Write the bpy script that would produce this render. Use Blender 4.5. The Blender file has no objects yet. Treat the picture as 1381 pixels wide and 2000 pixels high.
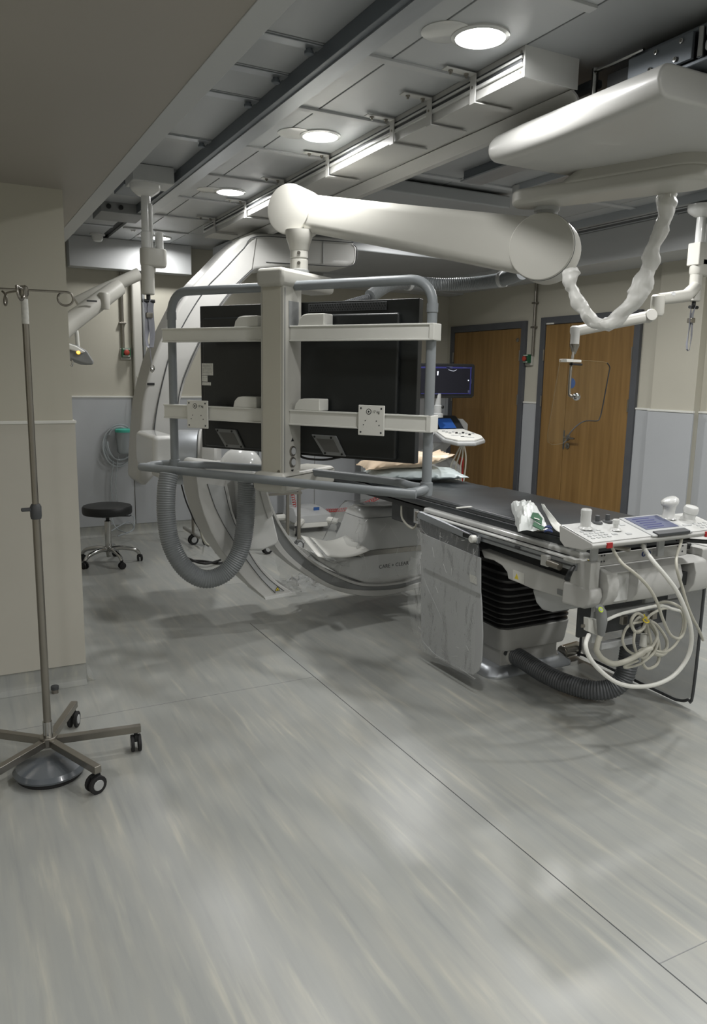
import bpy, bmesh, math, random
from mathutils import Vector as V, Matrix, noise
random.seed(4)
C = bpy.context.scene.collection
PI = math.pi
# ---------------- camera, world, exposure ----------------
F0, PITCH, ROLL, YAW, HC = 1508.56, 0.174249, -0.0175287, 0.4833977, 1.5
_f = V((math.sin(YAW)*math.cos(PITCH), math.cos(YAW)*math.cos(PITCH), -math.sin(PITCH)))
_r = V((math.cos(YAW), -math.sin(YAW), 0)); _d = _f.cross(_r)
_c, _s = math.cos(ROLL), math.sin(ROLL)
_r, _d = _r*_c + _d*_s, _d*_c - _r*_s
EYE = V((0, 0, HC))
cam = bpy.data.objects.new('camera', bpy.data.cameras.new('camera')); C.objects.link(cam)
cam.data.sensor_fit = 'VERTICAL'; cam.data.sensor_height = 36; cam.data.lens = 36*F0/2000
cam.data.clip_start = .05
cam.matrix_world = Matrix.Translation(EYE) @ Matrix((_r, -_d, -_f)).transposed().to_4x4()
bpy.context.scene.camera = cam
vs = bpy.context.scene.view_settings
vs.view_transform = 'Standard'; vs.look = 'None'; vs.gamma = 1; vs.use_curve_mapping = False
vs.exposure = 0.46
w = bpy.data.worlds.new('room_world'); bpy.context.scene.world = w; w.use_nodes = True
w.node_tree.nodes['Background'].inputs[0].default_value = (.8, .85, .9, 1)
w.node_tree.nodes['Background'].inputs[1].default_value = .02
LIGHT_W = 7.0

def at(px, py, x=None, y=None, z=None, d=None):      # a sight line of the survey camera met with a wall, floor or depth
    k = _f + _r*((px-690.5)/F0) + _d*((py-1000)/F0)
    t = x/k.x if x is not None else y/k.y if y is not None else (z-HC)/k.z if z is not None else d
    return EYE + k*t

# ---------------- materials ----------------
def lin(c):
    return tuple(((v/255)/12.92 if v/255 <= .04045 else ((v/255+.055)/1.055)**2.4) for v in c)
def mat(name, rgb, rough=.5, metal=0, var=.04, scale=6, bump=0, bscale=40, spec=.5, coat=0, stretch=None):
    m = bpy.data.materials.new(name); m.use_nodes = True; nt = m.node_tree; N = nt.nodes; L = nt.links
    b = N['Principled BSDF']; c = lin(rgb)
    tc = N.new('ShaderNodeTexCoord'); mp = N.new('ShaderNodeMapping'); L.new(tc.outputs['Object'], mp.inputs[0])
    if stretch: mp.inputs['Scale'].default_value = stretch
    n = N.new('ShaderNodeTexNoise'); n.inputs['Scale'].default_value = scale; n.inputs['Detail'].default_value = 4
    L.new(mp.outputs[0], n.inputs[0])
    r = N.new('ShaderNodeValToRGB'); r.color_ramp.elements[0].position = .3; r.color_ramp.elements[1].position = .7
    r.color_ramp.elements[0].color = tuple(max(0, v*(1-var*2)) for v in c)+(1,)
    r.color_ramp.elements[1].color = tuple(min(1, v*(1+var)) for v in c)+(1,)
    L.new(n.outputs[0], r.inputs[0]); L.new(r.outputs[0], b.inputs['Base Color'])
    b.inputs['Roughness'].default_value = rough; b.inputs['Metallic'].default_value = metal
    b.inputs['Specular IOR Level'].default_value = spec; b.inputs['Coat Weight'].default_value = coat
    if bump:
        n2 = N.new('ShaderNodeTexNoise'); n2.inputs['Scale'].default_value = bscale; n2.inputs['Detail'].default_value = 3
        L.new(mp.outputs[0], n2.inputs[0]); bp = N.new('ShaderNodeBump'); bp.inputs['Strength'].default_value = bump
        bp.inputs['Distance'].default_value = .005
        L.new(n2.outputs[0], bp.inputs['Height']); L.new(bp.outputs[0], b.inputs['Normal'])
    return m
def film(name, fac, rgb=(225, 228, 228), rough=.12, body=.35):   # clear or milky plastic sheet
    m = bpy.data.materials.new(name); m.use_nodes = True; nt = m.node_tree; N = nt.nodes; L = nt.links; cr = 'crinkle' in name
    out = N['Material Output']; b = N['Principled BSDF']
    b.inputs['Base Color'].default_value = (*lin(rgb), 1); b.inputs['Roughness'].default_value = rough
    t = N.new('ShaderNodeBsdfTransparent'); g = N.new('ShaderNodeBsdfGlossy'); g.inputs['Roughness'].default_value = rough
    m1 = N.new('ShaderNodeMixShader'); m1.inputs[0].default_value = fac
    L.new(t.outputs[0], m1.inputs[1]); L.new(b.outputs[0], m1.inputs[2])
    lw = N.new('ShaderNodeLayerWeight'); lw.inputs[0].default_value = body
    n = N.new('ShaderNodeTexNoise'); n.inputs['Scale'].default_value = 14; n.inputs['Detail'].default_value = 3
    bp = N.new('ShaderNodeBump'); bp.inputs['Strength'].default_value = .5 if cr else .25; bp.inputs['Distance'].default_value = .01; n.inputs['Scale'].default_value = 26 if cr else 14
    L.new(n.outputs[0], bp.inputs['Height']); L.new(bp.outputs[0], g.inputs['Normal']); L.new(bp.outputs[0], lw.inputs['Normal'])
    m2 = N.new('ShaderNodeMixShader'); L.new(lw.outputs['Fresnel'], m2.inputs[0])
    L.new(m1.outputs[0], m2.inputs[1]); L.new(g.outputs[0], m2.inputs[2]); L.new(m2.outputs[0], out.inputs['Surface'])
    return m
def emit(name, rgb, s):
    m = bpy.data.materials.new(name); m.use_nodes = True; b = m.node_tree.nodes['Principled BSDF']
    b.inputs['Base Color'].default_value = (*lin(rgb), 1); b.inputs['Emission Color'].default_value = (*lin(rgb), 1)
    b.inputs['Emission Strength'].default_value = s
    return m
def vinyl():
    m = bpy.data.materials.new('marbled_vinyl'); m.use_nodes = True; nt = m.node_tree; N = nt.nodes; L = nt.links
    b = N['Principled BSDF']; tc = N.new('ShaderNodeTexCoord')
    def noi(scale, st, det=5, rot=0, dist=0):
        mp = N.new('ShaderNodeMapping'); mp.inputs['Scale'].default_value = st; mp.inputs['Rotation'].default_value = (0, 0, rot)
        L.new(tc.outputs['Object'], mp.inputs[0]); n = N.new('ShaderNodeTexNoise'); n.inputs['Scale'].default_value = scale
        n.inputs['Detail'].default_value = det; n.inputs['Distortion'].default_value = dist; L.new(mp.outputs[0], n.inputs[0]); return n
    def ramp(n, stops):
        r = N.new('ShaderNodeValToRGB'); e = r.color_ramp.elements
        while len(e) < len(stops): e.new(.5)
        for k, (p, c) in enumerate(stops): e[k].position = p; e[k].color = c
        L.new(n.outputs[0], r.inputs[0]); return r
    a = ramp(noi(2.2, (1, .35, 1), 5), [(.15, (*lin((143, 145, 142)), 1)), (.85, (*lin((160, 162, 158)), 1))])
    s1 = ramp(noi(9, (3.2, .26, 1), 8, .05, .15), [(.5, (0, 0, 0, 1)), (.6, (.1, .1, .1, 1)), (.78, (.6, .6, .6, 1))])
    s2 = ramp(noi(7, (4.5, .28, 1), 8, -.04, .1), [(.46, (0, 0, 0, 1)), (.58, (.12, .12, .12, 1)), (.78, (.6, .6, .6, 1))])
    s3 = ramp(noi(5, (3, .4, 1), 9, .1, .1), [(.42, (0, 0, 0, 1)), (.55, (.08, .08, .08, 1)), (.8, (.45, .45, .45, 1))])
    def mix(f, x, col):
        k = N.new('ShaderNodeMix'); k.data_type = 'RGBA'; L.new(f.outputs[0], k.inputs[0]); L.new(x, k.inputs[6])
        k.inputs[7].default_value = (*lin(col), 1); return k.outputs[2]
    c = mix(s1, a.outputs[0], (196, 192, 176)); c = mix(s2, c, (128, 132, 132)); c = mix(s3, c, (182, 178, 164))
    L.new(c, b.inputs['Base Color'])
    r = ramp(noi(3, (1, 1, 1), 3), [(.0, (.24, .24, .24, 1)), (1, (.38, .38, .38, 1))]); L.new(r.outputs[0], b.inputs['Roughness'])
    return m
def oak():
    m = bpy.data.materials.new('oak_veneer'); m.use_nodes = True; nt = m.node_tree; N = nt.nodes; L = nt.links
    b = N['Principled BSDF']; tc = N.new('ShaderNodeTexCoord'); mp = N.new('ShaderNodeMapping')
    mp.inputs['Scale'].default_value = (14, 14, .8); L.new(tc.outputs['Object'], mp.inputs[0])
    n = N.new('ShaderNodeTexNoise'); n.inputs['Scale'].default_value = 1.6; n.inputs['Detail'].default_value = 7; n.inputs['Distortion'].default_value = .4
    L.new(mp.outputs[0], n.inputs[0]); r = N.new('ShaderNodeValToRGB'); e = r.color_ramp.elements
    e[0].position = .3; e[0].color = (*lin((116, 88, 48)), 1); e[1].position = .7; e[1].color = (*lin((138, 108, 64)), 1)
    L.new(n.outputs[0], r.inputs[0]); L.new(r.outputs[0], b.inputs['Base Color']); b.inputs['Roughness'].default_value = .42
    return m
M = dict(
 vinyl=vinyl(), oak=oak(),
 cream=mat('cream_wall_paint', (182, 179, 166), .6, var=.015, scale=2),
 clad=mat('pale_blue_wall_cladding', (172, 175, 178), .35, var=.015, scale=2),
 cladw=mat('warm_white_wall_cladding', (184, 181, 171), .35, var=.015, scale=2),
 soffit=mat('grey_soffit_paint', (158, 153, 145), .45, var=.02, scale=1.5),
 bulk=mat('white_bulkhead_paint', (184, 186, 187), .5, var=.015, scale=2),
 panel=mat('ceiling_panel_metal', (178, 181, 183), .38, var=.02, scale=3),
 panel2=mat('ceiling_panel_grey', (158, 161, 163), .42, var=.02, scale=3),
 joint=mat('dark_joint', (70, 72, 74), .8),
 alu=mat('brushed_aluminium', (176, 180, 184), .38, .75, var=.05, scale=12, stretch=(1, .1, 1)),
 alud=mat('dark_anodised_rail', (112, 118, 124), .45, .5, var=.04),
 steel=mat('stainless_steel', (150, 146, 138), .28, .9, var=.05),
 chrome=mat('polished_chrome', (190, 190, 188), .12, 1, var=.02),
 white=mat('white_enamel', (186, 186, 183), .4, var=.015, scale=3, coat=.08),
 cream2=mat('ivory_enamel', (180, 179, 172), .42, var=.015, scale=3),
 gloss=mat('glossy_white_plastic', (204, 205, 203), .15, var=.01, coat=.4),
 wpaper=mat('matt_white_plastic', (214, 214, 208), .45, var=.02),
 greyt=mat('grey_powder_tube', (126, 131, 134), .42, var=.02),
 greym=mat('darker_grey_plate', (92, 92, 90), .5), grey=mat('mid_grey_plastic', (128, 130, 130), .5),
 greyd=mat('dark_grey_plastic', (66, 68, 70), .55),
 lgrey=mat('light_grey_plastic', (172, 174, 174), .42),
 black=mat('black_plastic', (26, 28, 29), .5), bellow=mat('bellows_rubber', (66, 66, 66), .38),
 disp=mat('black_display_back', (28, 31, 31), .42, var=.08, scale=4),
 pedal=mat('glossy_slate_plastic', (92, 97, 102), .22, coat=.3), rubber=mat('black_rubber', (30, 30, 31), .7),
 leather=mat('black_vinyl_upholstery', (50, 54, 57), .33, var=.14, scale=3, bump=.25, bscale=9),
 hose=mat('grey_corrugated_plastic', (124, 128, 130), .4, var=.03),
 hosed=mat('dark_corrugated_plastic', (92, 95, 98), .45, var=.03),
 cable=mat('pale_cable_sheath', (186, 184, 172), .45),
 cabler=mat('red_cable_sheath', (168, 40, 40), .4),
 cableb=mat('black_cable_sheath', (24, 24, 25), .5),
 frame=mat('charcoal_door_frame', (78, 80, 84), .5),
 strap=mat('grey_webbing', (140, 142, 150), .6),
 brownish=mat('tinted_glass_edge', (112, 96, 66), .4), green=mat('green_plastic', (22, 84, 52), .45), red=mat('red_plastic', (160, 58, 44), .4), yellow=mat('yellow_sticker', (222, 200, 60), .5),
 yel2=mat('lime_ring', (190, 215, 60), .5), navy=mat('navy_sticker', (30, 50, 100), .5), blue=mat('blue_print', (50, 90, 150), .5),
 teal=mat('teal_plastic', (70, 180, 160), .3), pap=mat('paper_label', (206, 206, 200), .7, var=.08, scale=60),
 pil1=mat('peach_pillow_cover', (222, 200, 172), .45, var=.05, scale=8, bump=.4, bscale=14),
 pil2=mat('pale_blue_pillow_cover', (204, 216, 218), .3, var=.05, scale=8, bump=.4, bscale=14),
 bag=mat('white_wrapper_plastic', (218, 222, 220), .28, var=.03, bump=.4, bscale=20), text=mat('black_print', (30, 32, 34), .6),
 sheet=film('clear_plastic_film', .16, (215, 218, 218), .2, .06), crinkle=film('crinkled_clear_bag', .12, (220, 223, 223), .22, .05), milky=film('milky_plastic_film', .42, (205, 208, 208), .2, .12),
 sock=film('white_plastic_sleeve', .78, (214, 214, 210), .4, .08),
 lead=film('grey_lead_vinyl', .92, (186, 188, 189), .45, .03), smoke=film('smoked_lead_acrylic', .42, (122, 124, 124), .15, .05),
 glass=film('clear_lead_glass', .04, (150, 140, 110), .05, .02), tube=film('clear_tubing', .5, (190, 198, 202), .15, .2),
 lamp=emit('lit_diffuser', (255, 255, 252), 7), scr=emit('screen_navy', (8, 10, 24), .12), scrb=emit('screen_blue', (24, 62, 120), .28), scrw=emit('screen_white', (220, 225, 240), .5),
 scrv=emit('screen_violet', (40, 42, 100), .22), scrl=emit('screen_slate', (72, 78, 104), .1), amber=emit('amber_lamp', (255, 170, 80), 2.0),
)

# ---------------- mesh helpers ----------------
def frame_of(d):
    d = d.normalized(); a = V((0, 0, 1)) if abs(d.z) < .9 else V((1, 0, 0))
    u = d.cross(a).normalized(); return u, d.cross(u).normalized()
class MB:
    def __init__(s): s.bm = bmesh.new()
    def hexa(s, P):
        v = [s.bm.verts.new(p) for p in P]
        for f in ((0, 3, 2, 1), (4, 5, 6, 7), (0, 1, 5, 4), (1, 2, 6, 5), (2, 3, 7, 6), (3, 0, 4, 7)): s.bm.faces.new([v[i] for i in f])
        return s
    def box(s, a, b):
        (x0, y0, z0), (x1, y1, z1) = a, b
        return s.hexa([(x0, y0, z0), (x1, y0, z0), (x1, y1, z0), (x0, y1, z0), (x0, y0, z1), (x1, y0, z1), (x1, y1, z1), (x0, y1, z1)])
    def obox(s, c, hx, hy, hz):                       # centre and three half-extent vectors
        c = V(c); hx = V(hx); hy = V(hy); hz = V(hz)
        return s.hexa([c-hx-hy-hz, c+hx-hy-hz, c+hx+hy-hz, c-hx+hy-hz, c-hx-hy+hz, c+hx-hy+hz, c+hx+hy+hz, c-hx+hy+hz])
    def rings(s, R, cap=True, closed=False):
        vv = [[s.bm.verts.new(p) for p in r] for r in R]; n = len(vv[0])
        for a, b in zip(vv, vv[1:] + ([vv[0]] if closed else [])):
            for i in range(n): s.bm.faces.new((a[i], a[(i+1) % n], b[(i+1) % n], b[i]))
        if cap and not closed: s.bm.faces.new(vv[0][::-1]); s.bm.faces.new(vv[-1])
        return s
    def cyl(s, p0, p1, r0, r1=None, n=20):
        p0 = V(p0); p1 = V(p1); r1 = r0 if r1 is None else r1; u, v = frame_of(p1-p0)
        return s.rings([[p+u*(r*math.cos(2*PI*k/n))+v*(r*math.sin(2*PI*k/n)) for k in range(n)] for p, r in ((p0, r0), (p1, r1))])
    def lathe(s, o, ax, prof, n=24):
        o = V(o); ax = V(ax).normalized(); u, v = frame_of(ax)
        return s.rings([[o+ax*h+u*(max(r, 1e-4)*math.cos(2*PI*k/n))+v*(max(r, 1e-4)*math.sin(2*PI*k/n)) for k in range(n)] for r, h in prof])
    def tube(s, pts, r, n=10, closed=False, cap=True):
        pts = [V(p) for p in pts]; m = len(pts); R = []
        t0 = (pts[1]-pts[0]).normalized(); u, v = frame_of(t0)
        for i, p in enumerate(pts):
            t = ((pts[(i+1) % m] if closed or i < m-1 else p) - (pts[i-1] if closed or i > 0 else p)).normalized()
            u = (u - t*u.dot(t)).normalized(); v = t.cross(u); rr = r[i] if isinstance(r, (list, tuple)) else r
            R.append([p+u*(rr*math.cos(2*PI*k/n))+v*(rr*math.sin(2*PI*k/n)) for k in range(n)])
        return s.rings(R, cap, closed)
    def prism(s, pts, vec):
        pts = [V(p) for p in pts]; vec = V(vec); a = [s.bm.verts.new(p) for p in pts]; b = [s.bm.verts.new(p+vec) for p in pts]; n = len(a)
        s.bm.faces.new(a[::-1]); s.bm.faces.new(b)
        for i in range(n): s.bm.faces.new((a[i], a[(i+1) % n], b[(i+1) % n], b[i]))
        return s
    def grid(s, fn, nu, nv, thick=None):
        g = [[s.bm.verts.new(fn(i/nu, j/nv)) for j in range(nv+1)] for i in range(nu+1)]
        for i in range(nu):
            for j in range(nv): s.bm.faces.new((g[i][j], g[i+1][j], g[i+1][j+1], g[i][j+1]))
        return s
    def ball(s, c, r, seg=16, rg=10):
        m = Matrix.Translation(c) @ Matrix.Diagonal((*(r if isinstance(r, (list, tuple)) else (r, r, r)), 1))
        bmesh.ops.create_uvsphere(s.bm, u_segments=seg, v_segments=rg, radius=1, matrix=m); return s
ORG = {}
def thing(name, label, cat, loc=(0, 0, 0), group=None, kind=None):
    o = bpy.data.objects.new(name, None); C.objects.link(o); o.location = loc; o.empty_display_size = .1; ORG[o.name] = V(loc)
    if label: o['label'] = label
    if cat: o['category'] = cat
    if group: o['group'] = group
    if kind: o['kind'] = kind
    return o
def obj(name, mb, m, parent=None, bev=0, seg=2, label=None, cat=None, group=None, kind=None, ang=35, sub=0, solid=0, loc=None):
    off = ORG[parent.name] if parent else (V(loc) if loc else V((0, 0, 0)))
    if name in ('bolt', 'screw_hole', 'hub_cap') and not kind: kind = 'stuff'
    bm = mb.bm; bmesh.ops.recalc_face_normals(bm, faces=bm.faces)
    if off.length: bmesh.ops.translate(bm, verts=bm.verts, vec=-off)
    me = bpy.data.meshes.new(name); bm.to_mesh(me); bm.free()
    me.materials.append(M[m]); me.polygons.foreach_set('use_smooth', [True]*len(me.polygons)); me.set_sharp_from_angle(angle=math.radians(ang))
    o = bpy.data.objects.new(name, me); C.objects.link(o)
    if parent: o.parent = parent
    else: o.location = off
    ORG[o.name] = off
    if solid: k = o.modifiers.new('solid', 'SOLIDIFY'); k.thickness = solid
    if bev:
        k = o.modifiers.new('bevel', 'BEVEL'); k.width = bev; k.segments = seg; k.limit_method = 'ANGLE'; k.angle_limit = math.radians(30); k.harden_normals = True
    if sub: k = o.modifiers.new('sub', 'SUBSURF'); k.levels = sub; k.render_levels = sub
    for a, b in (('label', label), ('category', cat), ('group', group), ('kind', kind)):
        if b: o[a] = b
    return o
def copy_tree(o, loc=None, parent=None, label=None):
    c = o.copy(); C.objects.link(c); ORG[c.name] = ORG[o.name]
    if parent: c.parent = parent
    if loc is not None: c.location = loc
    if label: c['label'] = label
    for ch in list(o.children): copy_tree(ch, None, c)
    return c
def smooth_path(P, n=6, closed=False):
    P = [V(p) for p in P]; out = []; m = len(P)
    for i in range(m if closed else m-1):
        g = (lambda k: P[k % m]) if closed else (lambda k: P[min(max(k, 0), m-1)])
        a, b, c, d = g(i-1), g(i), g(i+1), g(i+2)
        for j in range(n):
            t = j/n; out.append(.5*((2*b)+(c-a)*t+(2*a-5*b+4*c-d)*t*t+(3*b-a-3*c+d)*t**3))
    if not closed: out.append(P[-1])
    return out
def resample(P, step):
    out = [P[0]]; acc = 0
    for a, b in zip(P, P[1:]):
        L = (b-a).length; t = step-acc
        while t <= L: out.append(a+(b-a)*(t/L)); t += step
        acc = (acc+L) % step
    return out
def corrugated(P, r, pitch=.010, depth=.0035, n=20):
    q = resample(smooth_path(P, 10), pitch/2)
    return MB().tube(q, [r if i % 2 else r-depth for i in range(len(q))], n)
def nz(p, k, a, s=0): return noise.noise_vector(V(p)*k+V((s, s, s)))*a
def slab_y(px, y0, y1):                                # outline met with the plane y = y0, thickness to y1
    P = [at(a, b, y=y0) for a, b in px]; return MB().prism(P, (0, y1-y0, 0))
def slab_x(px, x0, x1):
    P = [at(a, b, x=x0) for a, b in px]; return MB().prism(P, (x1-x0, 0, 0))
def text(word, name, m, parent, o, u, v, size, ):      # flat lettering as a mesh; u, v are the reading and up directions
    cu = bpy.data.curves.new(name, 'FONT'); cu.body = word; cu.size = size; cu.extrude = .0004
    t = bpy.data.objects.new(name, cu); C.objects.link(t)
    me = bpy.data.meshes.new_from_object(t.evaluated_get(bpy.context.evaluated_depsgraph_get()))
    bpy.data.objects.remove(t); u = V(u).normalized(); v = V(v).normalized(); o = V(o)
    mx = Matrix((u, v, u.cross(v))).transposed().to_4x4(); mx.translation = o - ORG[parent.name]; me.transform(mx)
    me.materials.clear(); me.materials.append(M[m]); k = bpy.data.objects.new(name, me); C.objects.link(k); k.parent = parent; ORG[k.name] = ORG[parent.name]
    return k
def castor(parent, p, r, d, m='rubber', rim='lgrey', w=.018, name='castor', hood='black'):
    # twin wheel on the floor under p, rolling along d
    d = V((d[0], d[1], 0)).normalized(); ax = V((-d.y, d.x, 0)); c = V((p[0], p[1], r))
    k = MB()
    for s in (-1, 1): k.cyl(c+ax*(s*w*.35), c+ax*(s*w), r, r, 18)
    o = obj(name, k, m, parent, .002, 1)
    h = MB()
    for s in (-1, 1): h.cyl(c+ax*(s*w*.95), c+ax*(s*w*1.12), r*.62, r*.55, 14)
    obj('hub_cap', h, rim, o)
    f = MB().cyl(c+V((0, 0, r*.2)), c+V((0, 0, max(p[2]-r, r*.9))), .008, .008, 8); f.obox(c+V((0, 0, r*.75)), ax*(w*.3), d*(r*.5), (0, 0, r*.35))
    obj('fork', f, hood, o)
    return o

# ---------------- room shell ----------------
CE = 2.63; XW = 4.95; YF = 7.26; YB = -2.6; XL = -2.4
def st(name, mb, m, bev=0): return obj(name, mb, m, None, bev, kind='structure')
fl = st('floor', MB().box((XL-.1, YB-.1, -.06), (XW+.6, YF+.2, 0)), 'vinyl')
obj('weld_seam', MB().box((1.555, YB, -.002), (1.5585, 4.3, .0006)), 'greyd', fl)
obj('weld_seam', MB().box((XL, 3.358, -.002), (1.556, 3.3605, .0006)), 'grey', fl)
obj('weld_seam', MB().box((1.557, 1.2, -.002), (XW, 1.2025, .0006)), 'grey', fl)
obj('weld_seam', MB().box((1.557, 5.2, -.002), (XW, 5.2025, .0006)), 'grey', fl)
wl = st('wall_left', MB().box((XL, 3.78, 0), (.511, YF, 2.284)), 'cream')
obj('cladding_panel', MB().box((XL, 3.768, .1), (.519, 3.782, 1.262)), 'cladw', wl)
obj('cladding_panel', MB().box((.509, 3.782, .1), (.519, YF-.01, 1.262)), 'cladw', wl)
obj('cap_rail', MB().box((XL, 3.762, 1.262), (.524, YF-.01, 1.276)), 'wpaper', wl, .003)
wf = st('wall_far', MB().box((.4, YF, 0), (XW+.1, YF+.1, CE)), 'cream')
xs = [.52, 1.5, 2.72, 3.34, 3.96, XW]
for a, b in zip(xs, xs[1:]):
    obj('cladding_panel', MB().box((a+.003, YF-.012, .1), (b-.003, YF+.002, 1.27)), 'clad', wf, .002, 1)
obj('cap_rail', MB().box((.52, YF-.018, 1.27), (XW, YF+.002, 1.286)), 'wpaper', wf, .003)
wr = st('wall_right', MB().box((XW, YB, 0), (XW+.1, YF, CE)), 'cream')
for a, b in ((YB, 3.93), (4.33, 4.53), (5.715, 5.92), (7.175, YF-.02)):
    obj('cladding_panel', MB().box((XW-.012, a, .1), (XW+.002, b, 1.272)), 'clad', wr, .002, 1)
    obj('cap_rail', MB().box((XW-.018, a, 1.272), (XW+.002, b, 1.288)), 'wpaper', wr, .003)
obj('pilaster', MB().box((XW-.07, 3.93, 0), (XW, 4.33, CE)), 'cream', wr, .004)
obj('cladding_panel', MB().box((XW-.082, 3.92, .1), (XW-.068, 4.34, 1.272)), 'clad', wr, .002, 1)
obj('cap_rail', MB().box((XW-.088, 3.915, 1.272), (XW-.068, 4.345, 1.288)), 'wpaper', wr, .003)
st('wall_back', MB().box((XL, YB-.1, 0), (XW, YB, CE)), 'cream')
st('wall_side', MB().box((XL-.1, YB, 0), (XL, 3.8, CE)), 'cream')
def cove(a, b, inward, name):       # coved vinyl skirting from a to b, curving onto the floor
    a = V((*a, 0)); b = V((*b, 0)); n = V((*inward, 0)); R = []
    prof = [(0, .104), (.004, .104), (.005, .04), (.012, .018), (.03, .005), (.045, .0008), (0, .0008)]
    for p in (a, b): R.append([p+n*q+V((0, 0, h)) for q, h in prof])
    return obj(name, MB().rings(R), 'vinyl', None, kind='structure')
cove((XL, 3.78), (.519, 3.78), (0, -1), 'baseboard_left')
cove((.519, 3.78), (.519, YF), (1, 0), 'baseboard_corner')
cove((.519, YF), (XW, YF), (0, -1), 'baseboard_far')
cove((XW, 4.34), (XW, 4.53), (-1, 0), 'baseboard_right'); cove((XW, 5.71), (XW, 5.93), (-1, 0), 'baseboard_right')
cove((XW-.075, 3.92), (XW-.075, 4.34), (-1, 0), 'baseboard_right'); cove((XW, YB), (XW, 3.92), (-1, 0), 'baseboard_right')
# ceiling
ce = st('ceiling', MB().box((XL, YB, CE+.02), (XW+.1, YF+.1, CE+.1)), 'joint')
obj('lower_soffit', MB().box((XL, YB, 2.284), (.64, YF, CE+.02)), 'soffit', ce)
obj('soffit_reflection_strip', MB().box((.64, YB, 2.281), (.712, YF, CE+.02)), 'bulk', ce, .002, 1)  # paler strip stands in for light reflected along the soffit edge
JY = [YB, -1.97, -1.31, -.66, 0, .66, 1.31, 1.97, 2.63, 3.25, 3.91, 4.55, 5.2, 5.86, 6.5, YF]
JA = [YB, -1.31, 0, 1.31, 2.63, 2.94, 3.25, 3.91, 4.57, 5.2, 5.86, 6.5, YF]
pm = {}
def panel(x0, x1, y0, y1, m):
    key = (round(x1-x0, 3), round(y1-y0, 3), m)
    if key in pm: o = pm[key].copy(); C.objects.link(o); o.location = (x0, y0, 0)
    else:
        o = obj('ceiling_panel', MB().box((.003, .005, CE-.004), (x1-x0-.003, y1-y0-.005, CE+.018)), m, None, .002, 1); pm[key] = o; o.location = (x0, y0, 0)
    o.parent = ce
for js, cols in ((JA, ((.712, 1.25, 'panel2'),)), (JY, ((1.31, 1.50, 'panel'), (1.50, 1.84, 'panel'))), (JY[::2]+[YF], ((1.84, 2.7, 'panel2'), (2.7, 3.95, 'panel2'), (3.95, 4.6, 'panel2')))):
    for x0, x1, m in cols:
        for a, b in zip(js, js[1:]): panel(x0, x1, a, b, m)
for y in JA[1:-1]: obj('cross_strut', MB().box((.712, y+.01, CE-.010), (1.25, y+.06, CE-.003)), 'alu', ce, .002, 1)
for y in JY[1:-1]: obj('cross_strut', MB().box((1.325, y-.012, CE-.014), (1.84, y+.026, CE-.003)), 'bulk', ce, .002, 1)
for y in JY[2:-1:2]: obj('cross_strut', MB().box((2.08, y-.02, CE-.014), (4.5, y+.03, CE-.003)), 'panel', ce, .002, 1)
st('trim_1', MB().box((.99, 7.10, 2.375), (2.035, 7.25, CE-.006)), 'bulk', .003)
st('trim_2', MB().box((3.30, 7.0, 2.37), (XW, 7.25, CE-.006)), 'bulk', .003)
st('trim_3', MB().box((2.25, 4.02, 2.535), (3.17, 4.5, CE-.02)), 'panel2', .012)
st('trim_4', MB().box((4.50, YB, 2.385), (XW, YF, CE-.006)), 'bulk', .003)
st('trim_5', MB().box((2.2, 5.6, 2.47), (4.5, 7.0, CE-.02)), 'panel2', .01)
# doors
def door(name, y0, y1, split, z1, swing):
    d = thing(name, None, None, (XW, y0, 0), kind='structure')
    f = MB(); f.box((XW-.03, y0, 0), (XW+.01, y0+.065, z1)); f.box((XW-.03, y1-.065, 0), (XW+.01, y1, z1)); f.box((XW-.03, y0+.065, z1-.065), (XW+.01, y1-.065, z1))
    obj('door_frame', f, 'frame', d, .003, 1)
    for a, b in ((y0+.069, split-.0025), (split+.0025, y1-.069)): obj('door_leaf', MB().box((XW-.018, a, .01), (XW+.008, b, z1-.069)), 'oak', d, .001, 1)
    for y in (y0+.066, y1-.066):
        for z in (.35, 1.30, 1.72): obj('hinge', MB().cyl((XW-.03, y, z-.05), (XW-.03, y, z+.05), .007, n=10), 'steel', d)
    return d
d1 = door('door_1', 5.925, 7.17, 6.9, 2.045, 0)
d2 = door('door_2', 4.53, 5.715, 5.33, 2.06, 0)
def lever(parent, y, z, s):
    k = MB(); k.lathe((XW-.018, y, z), (-1, 0, 0), [(.027, 0), (.027, .006), (.024, .008)]); k.tube(smooth_path([(XW-.024, y, z), (XW-.065, y, z), (XW-.07, y+s*.02, z), (XW-.07, y+s*.13, z)], 4), .009, 10)
    obj('door_handle', k, 'steel', parent); obj('thumb_turn', MB().lathe((XW-.018, y, z-.075), (-1, 0, 0), [(.027, 0), (.027, .006), (.012, .007), (.012, .025)]), 'steel', parent)
    obj('edge_latch', MB().box((XW-.021, y+.045, z-.11), (XW-.017, y+.062, z+.06)), 'greyd', parent)
lever(d2, 5.27, .99, -1)
obj('door_sticker', MB().lathe((XW-.018, 5.27, 1.47), (-1, 0, 0), [(.045, 0), (.045, .001)]), 'blue', d2, label='round blue door sticker')
obj('closer_plate', MB().box((XW-.034, 5.53, 1.995), (XW-.03, 5.63, 2.008)), 'pap', d2)
obj('key_escutcheon', MB().lathe((XW-.018, 6.04, 1.87), (-1, 0, 0), [(.02, 0), (.02, .008), (.01, .01)]), 'steel', d1)
obj('far_door_gap', MB().box((2.716, YF-.016, .1), (2.724, YF-.01, 1.27)), 'greyd', wf)

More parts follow.
